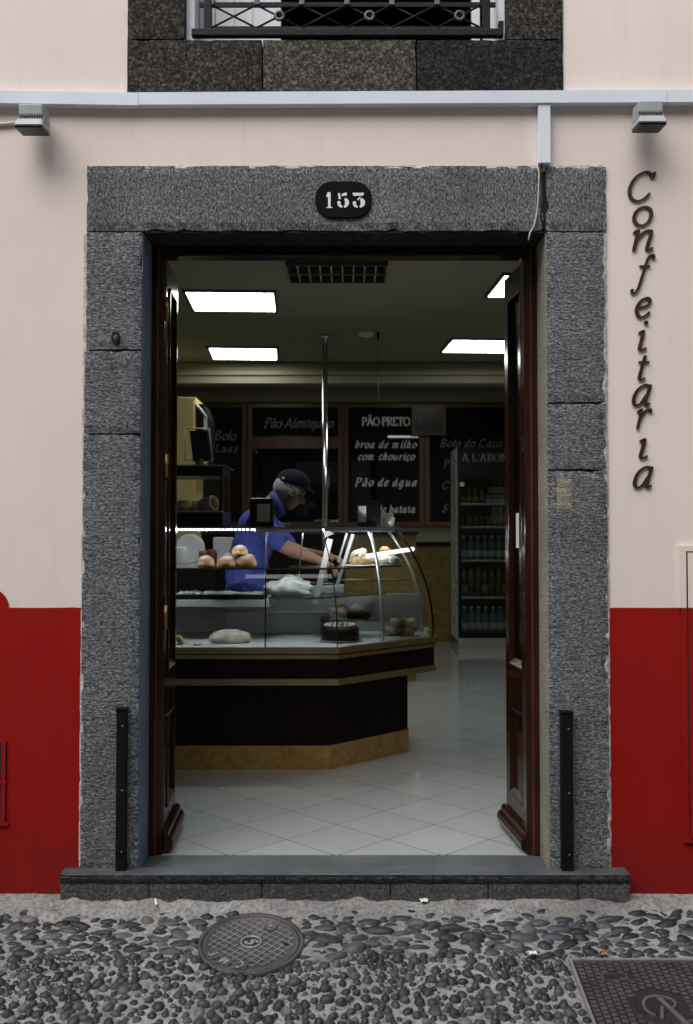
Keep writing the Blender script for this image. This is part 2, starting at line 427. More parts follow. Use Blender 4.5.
def rough_block(mb, x0, x1, y0, y1, z0, z1, m, amp=.006, step=.035, seed=0, corner=0.):
    """stone block: gridded box whose arrises wander"""
    t = bmesh.new()
    nx, nz = max(2, int((x1 - x0) / step)), max(2, int((z1 - z0) / step)); ny = 3
    bmesh.ops.create_cube(t, size=1)
    for v in t.verts: v.co = Vector((x0 + (v.co.x + .5) * (x1 - x0), y0 + (v.co.y + .5) * (y1 - y0), z0 + (v.co.z + .5) * (z1 - z0)))
    for ax, n in ((0, nx), (1, ny), (2, nz)):
        lo, hi = ((x0, x1), (y0, y1), (z0, z1))[ax]
        for k in range(1, n):
            nrm = [0, 0, 0]; nrm[ax] = 1; co = [0, 0, 0]; co[ax] = lo + (hi - lo) * k / n
            bmesh.ops.bisect_plane(t, geom=t.verts[:] + t.edges[:] + t.faces[:], plane_co=co, plane_no=nrm)
    s = Vector((seed * 7.3, seed * 3.1, seed * 1.7))
    cx, cz = (x0 + x1) / 2, (z0 + z1) / 2
    for v in t.verts:
        ex = min(v.co.x - x0, x1 - v.co.x); ez = min(v.co.z - z0, z1 - v.co.z); e = min(ex, ez)
        n1 = mnoise.noise(v.co * 14 + s); n2 = mnoise.noise(v.co * 31 + s)
        front = v.co.y < y0 + 1e-4
        if e < 1e-4:
            k = amp * (max(0, n1 - .1) * .55 + max(0, n2 - .25) * 1.5)
            if ex < 1e-4: v.co.x += k * (1 if v.co.x < cx else -1)
            if ez < 1e-4: v.co.z += k * (1 if v.co.z < cz else -1)
            if front: v.co.y += .003 + amp * .7 * abs(n2)
        elif front: v.co.y += .0015 * n2
    mb.add(t, m)

# ------------------------------------------------------------------ stroke lettering (broad pen)
def cr(pts, n=7):
    if len(pts) < 3: return [Vector((*p, 0)) for p in pts]
    P = [Vector((*p, 0)) for p in pts]; P = [P[0] * 2 - P[1]] + P + [P[-1] * 2 - P[-2]]; out = []
    for i in range(1, len(P) - 2):
        a, b, c, d = P[i - 1:i + 3]
        for k in range(n):
            t = k / n
            out.append(.5 * ((2 * b) + (c - a) * t + (2 * a - 5 * b + 4 * c - d) * t * t + (3 * b - a - 3 * c + d) * t ** 3))
    out.append(P[-2]); return out
O_ = lambda cx, cy, rx, ry: [(cx + rx * math.sin(a), cy + ry * math.cos(a)) for a in [2 * math.pi * k / 12 for k in range(13)]]
GL = {
 'o': (.82, [O_(.40, .5, .36, .48)]), 'O': (1.35, [O_(.65, .75, .58, .74)]),
 'n': (.98, [[(.0, .84), (.14, .97), (.18, .8), (.16, .0)], [(.17, .5), (.42, .90), (.66, .95), (.70, .7), (.66, .3), (.70, .04), (.90, .16)]]),
 'm': (1.35, [[(.0, .82), (.14, .97), (.18, .8), (.16, .0)], [(.17, .55), (.38, .95), (.54, .85), (.54, .0)], [(.55, .55), (.78, .95), (.98, .85), (.96, .3), (1.02, .05), (1.2, .16)]]),
 'u': (.95, [[(.02, .85), (.15, .97), (.16, .4), (.25, .05), (.45, .1), (.64, .5)], [(.66, .97), (.64, .3), (.7, .04), (.88, .15)]]),
 'f': (.62, [[(.78, 1.42), (.62, 1.56), (.45, 1.4), (.32, .6), (.20, -.2), (.02, -.5), (-.16, -.4)], [(.06, .95), (.62, .95)]], [(.72, 1.42), (-.10, -.36)]),
 'e': (.72, [[(.12, .48), (.45, .58), (.58, .8), (.40, .98), (.16, .8), (.07, .38), (.25, .02), (.48, .08), (.66, .28)]]),
 'i': (.48, [[(.02, .84), (.18, .97), (.20, .6), (.18, .15), (.28, .02), (.46, .14)]], [(.24, 1.38)]),
 'I': (.48, [[(.02, .84), (.18, .97), (.20, .6), (.18, .15), (.28, .02), (.46, .14)]]),
 'j': (.48, [[(.02, .84), (.22, .97), (.2, .3), (.1, -.4), (-.15, -.45)]], [(.24, 1.38)]),
 't': (.58, [[(.27, 1.30), (.22, .7), (.20, .15), (.30, .02), (.46, .12)], [(.02, .95), (.50, .95)]]),
 'a': (.92, [[(.66, .92), (.42, .97), (.16, .7), (.08, .28), (.20, .03), (.42, .12), (.62, .55)], [(.70, .99), (.62, .3), (.66, .03), (.82, .12)]]),
 'r': (.72, [[(.0, .82), (.15, .97), (.19, .8), (.15, .0)], [(.17, .5), (.38, .9), (.56, .99), (.66, .94)]], [(.64, .90)]),
 'c': (.72, [[(.60, .82), (.42, .98), (.16, .78), (.08, .38), (.25, .02), (.46, .06), (.64, .25)]]),
 'd': (.92, [[(.62, .9), (.38, .98), (.14, .7), (.09, .25), (.22, .03), (.42, .15), (.62, .65)], [(.72, 1.55), (.62, .3), (.68, .03), (.88, .16)]]),
 'b': (.82, [[(.24, 1.55), (.14, .7), (.12, .2), (.3, .02), (.55, .2), (.66, .6), (.5, .96), (.2, .6)]]),
 'g': (.92, [[(.62, .9), (.38, .98), (.14, .7), (.09, .25), (.22, .03), (.42, .15), (.62, .65)], [(.66, .97), (.58, .0), (.45, -.45), (.1, -.4)]]),
 'l': (.48, [[(.28, 1.55), (.18, .7), (.18, .15), (.28, .02), (.46, .14)]]),
 'h': (.92, [[(.26, 1.55), (.12, .0)], [(.17, .55), (.42, .95), (.62, .85), (.58, .3), (.64, .03), (.84, .16)]]),
 'v': (.8, [[(.05, .9), (.18, .9), (.28, .05)], [(.28, .05), (.6, .6), (.62, .97)]]),
 'C': (1.15, [[(1.0, 1.18), (.82, 1.46), (.58, 1.52), (.22, 1.22), (.07, .66), (.20, .16), (.5, -.02), (.8, .1), (1.02, .40)], [(1.05, 1.52), (1.02, 1.22)]]),
 'P': (1.05, [[(.2, 1.5), (.2, .0)], [(.2, 1.45), (.65, 1.5), (.92, 1.18), (.68, .78), (.22, .72)], [(.02, .01), (.42, .01)], [(.02, 1.49), (.22, 1.49)]]),
 'R': (1.2, [[(.2, 1.5), (.2, .0)], [(.2, 1.45), (.65, 1.5), (.9, 1.18), (.68, .80), (.22, .74)], [(.55, .76), (.8, .3), (1.12, .01)], [(.02, .01), (.42, .01)], [(.02, 1.49), (.22, 1.49)]]),
 'B': (1.1, [[(.2, 1.5), (.2, .0)], [(.2, 1.46), (.6, 1.5), (.82, 1.18), (.6, .82), (.22, .78)], [(.5, .79), (.9, .55), (.78, .1), (.2, .02)], [(.02, .01), (.24, .01)], [(.02, 1.49), (.24, 1.49)]]),
 'A': (1.3, [[(.12, .0), (.62, 1.52)], [(.62, 1.52), (1.12, .0)], [(.3, .52), (.92, .52)], [(-.02, .01), (.28, .01)], [(.95, .01), (1.28, .01)]]),
 'E': (1.05, [[(.2, 1.5), (.2, .0)], [(.02, 1.49), (.85, 1.49)], [(.2, .78), (.68, .78)], [(.02, .01), (.9, .01)], [(.85, 1.5), (.86, 1.2)], [(.9, .01), (.93, .35)]]),
 'T': (1.2, [[(.6, 1.5), (.6, .0)], [(.06, 1.48), (1.14, 1.48)], [(.07, 1.5), (.04, 1.15)], [(1.13, 1.5), (1.16, 1.15)], [(.4, .01), (.8, .01)]]),
 'N': (1.3, [[(.2, 1.5), (.2, .0)], [(.2, 1.5), (1.05, .0)], [(1.05, 1.5), (1.05, .0)], [(.02, .01), (.4, .01)], [(.86, 1.49), (1.24, 1.49)], [(.02, 1.49), (.22, 1.49)]]),
 'L': (1.0, [[(.2, 1.5), (.2, .0)], [(.02, 1.49), (.4, 1.49)], [(.02, .01), (.85, .01)], [(.85, .01), (.9, .38)]]),
 'M': (1.5, [[(.15, .0), (.25, 1.5)], [(.25, 1.5), (.7, .1)], [(.7, .1), (1.15, 1.5)], [(1.15, 1.5), (1.28, .0)]]),
 'F': (.95, [[(.2, 1.5), (.2, .0)], [(.2, 1.48), (.85, 1.48)], [(.2, .78), (.7, .78)]]),
 'S': (.95, [[(.82, 1.2), (.6, 1.5), (.25, 1.4), (.2, 1.0), (.6, .75), (.8, .4), (.6, .02), (.25, .05), (.1, .35)]]),
 'K': (1.1, [[(.2, 1.5), (.2, .0)], [(.9, 1.5), (.25, .75)], [(.4, .85), (1.0, .0)]]),
 's': (.7, [[(.56, .86), (.4, .98), (.2, .85), (.3, .58), (.52, .36), (.42, .06), (.2, .02), (.06, .16)]]),
 "'": (.35, [[(.2, 1.5), (.12, 1.15)]]), ' ': (.5, []), 
}
ACC = {'ã': ('a', [[(.15, 1.28), (.32, 1.42), (.5, 1.28), (.68, 1.42)]]), 'Ã': ('A', [[(.3, 1.72), (.5, 1.88), (.72, 1.72), (.94, 1.88)]]),
       'á': ('a', [[(.4, 1.22), (.62, 1.5)]]), 'ç': ('c', [[(.35, .0), (.42, -.2), (.25, -.36)]]), 'ê': ('e', [[(.15, 1.2), (.36, 1.44), (.55, 1.2)]])}
for k, (b, ex) in ACC.items():
    g = GL[b]; GL[k] = (g[0], g[1] + ex) + tuple(g[2:])
def glyph_strokes(ch): g = GL[ch]; return g[0], g[1], (g[2] if len(g) > 2 else [])
def lay_text(mb, text, org, u, v, size, m=None, thick=.13, thin=.05, nib=35, slant=.2, depth=.0, track=1.0, nrm=None, fit=None):
    """pen stroked text: org = baseline start, u = along, v = up, size = x height"""
    u = Vector(u).normalized(); v = Vector(v).normalized(); nrm = u.cross(v) if nrm is None else Vector(nrm)
    org = Vector(org)
    if fit:
        wtot = sum(glyph_strokes(c)[0] for c in text) * track
        track *= fit / (wtot * size)
    nb = Vector((math.cos(R(nib)), math.sin(R(nib)), 0)) * thick; x = 0; lay = 0
    for ch in text:
        w, strokes, dots = glyph_strokes(ch)
        sx = track if fit and track < 1 else 1
        for st in strokes:
            lay += 1; lift = nrm * (lay % 5) * .0002
            pts = cr(st); L, Rr = [], []
            for i, p in enumerate(pts):
                d = (pts[min(i + 1, len(pts) - 1)] - pts[max(i - 1, 0)])
                if d.length < 1e-6: d = Vector((1, 0, 0))
                d.normalize(); n = Vector((-d.y, d.x, 0)); h = math.sqrt((nb.dot(n)) ** 2 + thin ** 2) 
                if i in (0, len(pts) - 1) and len(pts) > 3: h *= .75
                L.append(p + n * h); Rr.append(p - n * h)
            f3 = lambda p: org + u * ((x + p.x * sx + p.y * slant) * size) + v * (p.y * size) + lift
            a = [f3(p) for p in L]; b = [f3(p) for p in Rr]
            t = bmesh.new(); back = nrm * -depth
            A = [t.verts.new(p) for p in a]; B = [t.verts.new(p) for p in b]
            if depth:
                A2 = [t.verts.new(p + back) for p in a]; B2 = [t.verts.new(p + back) for p in b]
            for i in range(len(A) - 1):
                t.faces.new([A[i], A[i + 1], B[i + 1], B[i]])
                if depth:
                    t.faces.new([A[i], A2[i], A2[i + 1], A[i + 1]]); t.faces.new([B[i + 1], B2[i + 1], B2[i], B[i]])
            if depth:
                t.faces.new([A[0], B[0], B2[0], A2[0]]); t.faces.new([A[-1], A2[-1], B2[-1], B[-1]])
            bmesh.ops.recalc_face_normals(t, faces=t.faces[:]); mb.add(t, m)
        for dx, dy in dots:
            c = Vector((dx, dy, 0)); pts = [org + u * ((x + (dx + max(thick * .95, .095) * math.cos(a)) * sx + dy * slant) * size) + v * ((dy + max(thick * .95, .095) * math.sin(a)) * size) for a in [2 * math.pi * k / 10 for k in range(10)]]
            if depth: mb.prism([p for p in pts], nrm * -depth, m)
            else: mb.poly(pts, m)
        x += w * track
    return x * size

# ================================================================== SETTING : street
# manhole / drain placement
MC = gnd(251, 943.5); MRAD = .192
dc = [gnd(572, 962), gnd(606, 1024)]
DX0 = dc[0].x; DY0 = dc[0].y; DX1 = DX0 + .62; DY1 = DY0 - .52
def on_pt(p): return Vector((p.x, p.y, gz(p.y)))
g = MB(); N = 70
xs = [-14 + 28 * i / N for i in range(N + 1)]
rows = [0.35, 0.0, -.04, -.1, -.2, -.35, -.5, -.62, -.75, -.9, -1.1, -1.5, -2.2, -3.2, -4.6, -6.5, -14, -40]
def zz(x, y):
    z = gz(max(y, -2.0)) + .006 * mnoise.noise(Vector((x * 2, y * 2, 0)))
    return z
fine = MB()
nx, ny = 240, 90
vs = [[fine.bm.verts.new((-2.6 + 5.2 * i / nx, .02 - 1.9 * j / ny, 0)) for i in range(nx + 1)] for j in range(ny + 1)]
STEP_X0, STEP_X1 = X(59, 880, -.075), X(631, 880, -.075)
for j in range(ny + 1):
    for i in range(nx + 1):
        v = vs[j][i]; x, y = v.co.x, v.co.y
        z = gz(y) + .006 * mnoise.noise(Vector((x * 5, y * 5, 0))) + .003 * mnoise.noise(Vector((x * 19, y * 19, 3)))
        if STEP_X0 - .1 < x < STEP_X1 + .1:                       # mortar haunch along the step
            k = max(0, 1 - abs(y + .10) / .09); z += k * (.026 + .034 * mnoise.noise(Vector((x * 9, y * 22, 7))) + .014 * mnoise.noise(Vector((x * 31, y * 50, 2))))
        if (x - MC.x) ** 2 + (y - MC.y) ** 2 < (MRAD + .004) ** 2 or (DX0 - .006 < x < DX1 + .006 and DY1 - .006 < y < DY0 + .006): z = gz(y) - .012
        v.co.z = z
for j in range(ny):
    for i in range(nx): 
        f = fine.bm.faces.new([vs[j][i], vs[j + 1][i], vs[j + 1][i + 1], vs[j][i + 1]]); f.smooth = True
struct(fine, 'street', 'mortar')
rest = MB()
def sheet(x0, x1, y0, y1):
    rest.poly([(x0, y0, gz(max(y0, -2.5))), (x1, y0, gz(max(y0, -2.5))), (x1, y1, gz(max(y1, -2.5))), (x0, y1, gz(max(y1, -2.5)))])
for (x0, x1, y0, y1) in ((-40, -2.59, -1.88, .02), (2.59, 40, -1.88, .02), (-40, 40, -2.5, -1.87), (-40, 40, -60, -2.5)): sheet(x0, x1, y0, y1)
struct(rest, 'ground', 'mortar')

def blocked(x, y, r):
    if (x - MC.x) ** 2 + ((y - MC.y) * 1.014) ** 2 < (MRAD + r) ** 2: return True
    if DX0 - r - .012 < x < DX1 + r + .012 and DY1 - r - .012 < y < DY0 + r + .012: return True
    return False
peb = MB(); moss = MB()
ZB = gnd(346, 957).y                                      # line between the two pebble zones
ico = bmesh.new(); bmesh.ops.create_icosphere(ico, subdivisions=2, radius=1)
iv = [v.co.copy() for v in ico.verts]; ifc = [[v.index for v in f.verts] for f in ico.faces]
def put_pebble(x, y, a, b, h, rot, sink):
    off = Vector((random.random() * 99, random.random() * 99, random.random() * 99)); z0 = gz(y); c, s_ = math.cos(rot), math.sin(rot); tx, ty = random.uniform(-.3, .3), random.uniform(-.3, .3)
    vv = []
    for p in iv:
        k = 1 + .26 * mnoise.noise(p * 1.2 + off) + .07 * mnoise.noise(p * 3 + off)
        q = Vector((p.x * a * k, p.y * b * k, p.z * h * k)); q.z += q.x * tx + q.y * ty
        vv.append(peb.bm.verts.new((x + q.x * c - q.y * s_, y + q.x * s_ + q.y * c, z0 + q.z - sink + SLOPE * (q.x * s_ + q.y * c))))
    for f in ifc:
        ff = peb.bm.faces.new([vv[i] for i in f]); ff.smooth = True
placed = []; cells = {}
def scatter(y0, y1, n, size, zone):
    for _ in range(n * 14):
        x = random.uniform(-1.95, 1.95); y = random.uniform(y1, y0)
        a, b, h, rot, sink, gap = size()
        zb = ZB + .05 * mnoise.noise(Vector((x * 1.7, 0, 0)))
        if zone == 0 and y < zb + b * .3: continue
        if zone == 1 and y > zb - b * .3: continue
        if blocked(x, y, max(a, b) * .72): continue
        ok = True
        near = [q for i_ in (-1, 0, 1) for j_ in (-1, 0, 1) for q in cells.get((int(x // .16) + i_, int(y // .16) + j_), ())]
        for (px, py, pa, pb) in near:
            dx, dy = abs(x - px), abs(y - py)
            if (dx / ((a + pa) * .80 + gap)) ** 2 + (dy / ((b + pb) * .84 + gap)) ** 2 < 1: ok = False; break
        if not ok: continue
        placed.append((x, y, a, b)); cells.setdefault((int(x // .16), int(y // .16)), []).append(placed[-1]); put_pebble(x, y, a, b, h, rot, sink)
        if len(placed) > 3600: return
def big():
    s = random.choice([.7, .9, 1, 1, 1.15, 1.3]); return (.044 * s * random.uniform(.75, 1.2), .0175 * s * random.uniform(.8, 1.3), .017 * s, random.gauss(0, .16), .005, .004)
def small():
    s = random.uniform(.7, 1.35); return (.0165 * s * random.uniform(.8, 1.3), .0165 * s * random.uniform(.8, 1.2), .017 * s, random.gauss(0, .5), .004, .001)
scatter(-.125, -.62, 1500, big, 0)
def filler(): 
    s = random.uniform(.5, .8); return (.028 * s * 1.3, .016 * s, .016, random.gauss(0, .3), .006, -.004)
scatter(-.12, -.62, 200, filler, 0)
scatter(-.4, -1.15, 1500, small, 1)
struct(peb, 'pebble_paving', 'pebble', 'stuff')
for _ in range(4500):                                       # grit and dry moss between the cobbles
    x = random.uniform(-1.6, 1.6); y = ZB + .02 - abs(random.gauss(.10, .12)); 
    if blocked(x, y, .01): continue
    r = random.uniform(.0015, .005)
    if mnoise.noise(Vector((x * 4, y * 6, 2))) < -.02: continue
    moss.ball((x, y, gz(y) + .004), (r, r, r * .6), None, 6, lump=.5)
struct(moss, 'moss', 'moss', 'stuff')

# ---- manhole cover
RG = Matrix.Rotation(math.atan(SLOPE), 3, 'X')
mo = thing('manhole_cover', 'round cast iron manhole cover with a square grid set in the cobbles', 'manhole cover', (MC.x, MC.y, gz(MC.y)))
Rm = RG @ Matrix.Rotation(R(-38), 3, 'Z')
def gp(u, v, w=0, rot=None): return Vector((MC.x, MC.y, gz(MC.y))) + (rot or Rm) @ Vector((u, v, w))
b = MB(); b.lathe((MC.x, MC.y, gz(MC.y)), [(MRAD * .93, -.02), (MRAD * .93, .006), (MRAD, .007), (MRAD, -.02)], None, 56, RG); part(b, 'frame', 'cast', mo)
b = MB(); b.lathe((MC.x, MC.y, gz(MC.y)), [(MRAD * .915, -.02), (MRAD * .915, .004), (MRAD * .86, .007), (MRAD * .85, .004), (.001, .004)], None, 56, RG)
part(b, 'lid', 'cast', mo)
b = MB(); RI = MRAD * .80; pitch = .0265
for k in range(-6, 7):
    o_ = k * pitch
    if abs(o_) >= RI: continue
    L = math.sqrt(RI * RI - o_ * o_)
    for ax in (0, 1):
        for (s0, s1) in ((-L, L),):
            if abs(o_) < .036: segs = ((-L, -.04), (.04, L))
            else: segs = ((s0, s1),)
            for (q0, q1) in segs:
                c = [(q0, o_ - .0014), (q1, o_ - .0014), (q1, o_ + .0014), (q0, o_ + .0014)]
                if ax: c = [(y_, x_) for x_, y_ in c]
                b.prism([gp(x_, y_, .003) for x_, y_ in c], RG @ Vector((0, 0, .0045 + ax * .0003)))
part(b, 'grid_ribs', 'cast_hi', mo)
b = MB(); c0 = gp(0, 0); b.lathe(c0, [(.040, .0), (.040, .010), (.033, .010), (.033, .005), (.001, .005)], 'cast_hi', 32, RG)
b.lathe(c0, [(.032, .005), (.032, .0062), (.001, .0062)], 'cast_lo', 32, RG)
lay_text(b, 'S', gp(-.012, -.020, .009, RG @ Matrix.Rotation(R(-55), 3, 'Z')), RG @ Matrix.Rotation(R(-55), 3, 'Z') @ Vector((1, 0, 0)), RG @ Matrix.Rotation(R(-55), 3, 'Z') @ Vector((0, 1, 0)), .027, 'cast_hi', .2, .12, depth=.004)
part(b, 'centre_emblem', None, mo)
b = MB()
rc = gp(.065, .092, 0, RG)
b.lathe(rc, [(.024, .004), (.024, .0095), (.019, .0095), (.019, .0085), (.001, .0085)], 'cast', 24, RG)
b.lathe(rc, [(.016, .0085), (.016, .0105), (.013, .0105), (.013, .0085)], 'cast_hi', 24, RG)
lay_text(b, 'N', rc + RG @ Vector((-.009, -.006, .0105)), RG @ Vector((1, 0, 0)), RG @ Vector((0, 1, 0)), .009, 'cast_hi', .15, .1, depth=.001)
part(b, 'maker_roundel', None, mo)
b = MB(); b.lathe(gp(.125, -.012, 0, RG), [(.010, .004), (.010, .0088), (.001, .0088)], None, 16, RG); part(b, 'lifting_hole', 'cast_lo', mo)
b = MB()
for i, ch in enumerate('CMF'):
    a = R(-100 - 24 * i + 0); rr = .148
    ca = Vector((math.cos(a), math.sin(a), 0)); up = -ca if False else ca
    # letters read from outside: feet towards the rim
    u_ = Vector((math.sin(a), -math.cos(a), 0)); 
    pc = ca * rr
    w = GL[ch][0]
    u3 = RG @ u_; v3 = RG @ ca
    b.prism([Vector((MC.x, MC.y, gz(MC.y))) + RG @ (pc + (-u_) * dx + (-ca) * dy + Vector((0, 0, .004))) for dx, dy in ((-.026, -.022), (.026, -.022), (.026, .022), (-.026, .022))], RG @ Vector((0, 0, .0045)), 'cast')
    lay_text(b, ch, Vector((MC.x, MC.y, gz(MC.y))) + RG @ (pc + Vector((0, 0, .0115))) - u3 * w * .5 * .021 - v3 * .016, u3, v3, .021, 'cast_hi', .16, .13, slant=0, depth=.003)
part(b, 'lettering', None, mo)

# ---- drain cover
Vd = lambda x, y, w=0: Vector((x, y, gz(y) + w))
dr = thing('drain_cover', 'rectangular studded cast iron cover with a slot at the lower right of the street', 'drain cover', Vd((DX0 + DX1) / 2, (DY0 + DY1) / 2))
b = MB()
for (x0, x1, y0, y1) in ((DX0 - .010, DX0, DY1 - .01, DY0 + .01), (DX1, DX1 + .010, DY1 - .01, DY0 + .01), (DX0, DX1, DY0, DY0 + .010), (DX0, DX1, DY1 - .01, DY1)):
    b.prism([Vd(x0, y0, -.02), Vd(x1, y0, -.02), Vd(x1, y1, -.02), Vd(x0, y1, -.02)], (0, 0, .028))
part(b, 'frame', 'cast_hi', dr)
b = MB(); b.prism([Vd(DX0 + .002, DY0 - .002, -.02), Vd(DX1 - .002, DY0 - .002, -.02), Vd(DX1 - .002, DY1 + .002, -.02), Vd(DX0 + .002, DY1 + .002, -.02)], (0, 0, .0225)); part(b, 'plate', 'cast_lo', dr)
slot = gnd(615, 979); em = gnd(661, 1009); b = MB(); pu, pv = .0262, .0215
i = 0
x = DX0 + .018
col_i = 0
while x < DX1 - .01:
    y = DY0 - .016 - (pv / 2 if col_i % 2 else 0)
    while y > DY1 + .01:
        if not (abs(x - slot.x) < .05 and abs(y - slot.y) < .026) and not ((x - em.x) ** 2 + ((y - em.y)) ** 2 < .095 ** 2):
            a, c = .0098, .0076
            b.prism([Vd(x - a, y - c, .001), Vd(x + a, y - c, .001), Vd(x + a, y + c, .001), Vd(x - a, y + c, .001)], (0, 0, .0075))
        y -= pv
    x += pu; col_i += 1
part(b, 'studs', 'cast', dr)
b = MB(); b.prism([Vd(slot.x - .045, slot.y - .02, .001), Vd(slot.x + .045, slot.y - .02, .001), Vd(slot.x + .045, slot.y + .02, .001), Vd(slot.x - .045, slot.y + .02, .001)], (0, 0, .007), 'cast')
b.prism([Vd(slot.x - .038, slot.y - .015, .008), Vd(slot.x + .012, slot.y - .015, .008), Vd(slot.x + .012, slot.y - .002, .008), Vd(slot.x + .036, slot.y - .002, .008), Vd(slot.x + .036, slot.y + .013, .008), Vd(slot.x - .038, slot.y + .013, .008)], (0, 0, .0012), 'black_gap')
part(b, 'lifting_slot', None, dr)
b = MB()
def arc(c, r0, r1, a0, a1, n=20, w=.001, h=.010, m='cast_hi'):
    for k in range(n):
        t0, t1 = a0 + (a1 - a0) * k / n, a0 + (a1 - a0) * (k + 1) / n
        b.prism([Vd(c.x + r * math.cos(t), c.y + r * math.sin(t), w) for r, t in ((r0, t0), (r1, t0), (r1, t1), (r0, t1))], (0, 0, h), m)
b.prism([Vd(em.x - .03 + .055 * math.cos(2 * math.pi * k / 24), em.y + .01 + .045 * math.sin(2 * math.pi * k / 24), .001) for k in range(24)], (0, 0, .004), 'black_gap')
arc(em, .050, .060, R(60), R(235), 20, .001, .008, 'cast_mid'); 
for pts in ([(.0, .045), (.014, .05), (.07, -.10), (.052, -.10)], [(-.002, .0), (.010, .004), (-.010, -.06), (-.022, -.06)]):
    b.prism([Vd(em.x + x_, em.y + y_, .001) for x_, y_ in pts], (0, 0, .008), 'cast_mid')
arc(Vector((em.x + .022, em.y + .02, 0)), .026, .034, R(-60), R(120), 12, .001, .008, 'cast_mid')
part(b, 'emblem', None, dr)

# ---- litter
def crumple(px, py, w, d, name, m, label, cat, rot=0, kink=True):
    p = gnd(px, py); b = MB(); c, s_ = math.cos(rot), math.sin(rot); z0 = gz(p.y) + .022
    gridp = []
    for i in range(4):
        row = []
        for j in range(5):
            u_, v_ = (i / 3 - .5) * w, (j / 4 - .5) * d
            row.append(b.bm.verts.new((p.x + u_ * c - v_ * s_ + random.uniform(-.003, .003), p.y + u_ * s_ + v_ * c, z0 + random.uniform(0, .008))))
        gridp.append(row)
    for i in range(3):
        for j in range(4): b.bm.faces.new([gridp[i][j], gridp[i + 1][j], gridp[i + 1][j + 1], gridp[i][j + 1]])
    one(b, name, m, label, cat)
crumple(155, 907, .012, .09, 'paper_scrap', 'paper', 'thin torn strip of white paper lying on the cobbles below the left door post', 'litter', R(20))
crumple(424, 907, .03, .04, 'paper_scrap', 'paper', 'small crumpled white paper by the step in front of the doorway', 'litter')
crumple(533, 960, .03, .03, 'paper_scrap', 'paper', 'small white paper bit near the corner of the studded drain cover', 'litter')
crumple(605, 959, .025, .018, 'dry_leaf', 'leaf_dry', 'tiny brown dry leaf by the edge of the studded drain cover', 'leaf', .4)

# ================================================================== BUILDING
bld = thing('bakery_building', 'cream plastered bakery front with red base and grey stone doorway', 'building', (0, 0, 0))
WY, WB = .014, .36                                # plaster face, back of the wall
JL0, JL1 = X(82, 560), X(139.5, 560); JR0, JR1 = X(549, 560), X(608, 560)
LZ1, LZ0 = Z(166), Z(231)
OPL, OPR = -.80, .79
wz0, wz1 = Z(92), 4.75                            # window surround foot, head
SX0, SX1 = X(127, 40), X(563.5, 40)               # outer sides of window surround
w = MB()
def wall(x0, x1, z0, z1): w.box(x0, x1, WY, WB, z0, z1)
wall(-9, JL0 + .02, -.6, LZ0); wall(JR1 - .02, 9, -.6, LZ0)
wall(-9, JL0 + .02, LZ0, LZ1 - .01); wall(JR1 - .02, 9, LZ0, LZ1 - .01)
wall(-9, 9, LZ1 - .01, wz0 + .01)
wall(-9, SX0 + .02, wz0 + .01, 7); wall(SX1 - .02, 9, wz0 + .01, 7); wall(SX0 + .02, SX1 - .02, wz1, 7)
w.box(JL0 + .02, OPL - .06, .205, WB, -.3, LZ0); w.box(OPR + .06, JR1 - .02, .205, WB, -.3, LZ0)     # masonry behind the jambs
w.box(JL0 + .02, JR1 - .02, .205, WB, LZ0 + .004, LZ1 - .01)
part(w, 'plaster_wall', 'cream', bld)
# red base, with the rounded shoulder at the far left
wob = lambda x_: .0022 * mnoise.noise(Vector((x_ * 6, 0, 3))) + .0012 * mnoise.noise(Vector((x_ * 23, 0, 9)))
d = MB(); RZ = Z(608); bx = X(8, 600); bz = Z(588)
pts = [(-9, -.6), (JL0 + .012, -.6), (JL0 + .012, RZ)] + [(JL0 + .012 + (bx - JL0 - .012) * k / 12, RZ + wob(k * .03)) for k in range(1, 12)] + [(bx, RZ)] + [(bx - .085 + .085 * math.cos(a), RZ + .0 + (bz - RZ) * math.sin(a)) for a in [math.pi / 2 * k / 8 for k in range(1, 9)]] + [(-1.9, bz), (-1.9, RZ + .001), (-9, RZ)]
d.prism([(x_, WY - .004, z_) for x_, z_ in pts], (0, .003, 0))
d.prism([(x_, WY - .004, z_) for x_, z_ in [(JR1 - .012, -.6), (9, -.6), (9, RZ)] + [(JR1 - .012 + .5 * k / 20, RZ + wob(5 + k * .03)) for k in range(20, -1, -1)]], (0, .003, 0))
part(d, 'red_base_paint', 'red', bld)
# door surround stones
SZ_ = .09
surround = bpy.data.objects.new('door_surround', None); col.objects.link(surround); surround.parent = bld
def blk(nm, x0, x1, z0, z1, m, seed, y1=.2, y0=0., amp=.011, parent=surround):
    b = MB(); rough_block(b, x0, x1, y0, y1, z0, z1, None, amp, .03, seed); return part(b, nm, m, parent)
jg = .003
lz = [Z(871), Z(434), Z(350), LZ0]
for i in range(3): blk('jamb_stone', JL0 + (0, .003, .006)[i], JL1, lz[i] + jg, lz[i + 1] - jg, 'stone_h', 1 + i)
rz = [Z(873), Z(470), Z(403), LZ0]
for i in range(3): blk('jamb_stone', JR0, JR1 - (0, .003, .004)[i], rz[i] + jg, rz[i + 1] - jg, 'stone_h', 5 + i)
XJ = X(544.5, 200)
blk('lintel_stone', X(86.5, 200), XJ - .004, LZ0 + .002, LZ1 + .002, 'stone_v', 9, amp=.022); blk('lintel_stone', XJ + .006, X(606.5, 200), LZ0 + .002, LZ1 - .002, 'stone_v', 11, amp=.022)
m_ = MB(); m_.box(JL0 + .01, JL1 - .006, .012, .19, lz[0], LZ0); m_.box(JR0 + .006, JR1 - .01, .012, .19, rz[0], LZ0); m_.box(JL0 + .03, JR1 - .03, .014, .19, LZ0 + .012, LZ1 - .02); part(m_, 'mortar_joints', 'black_gap', surround)
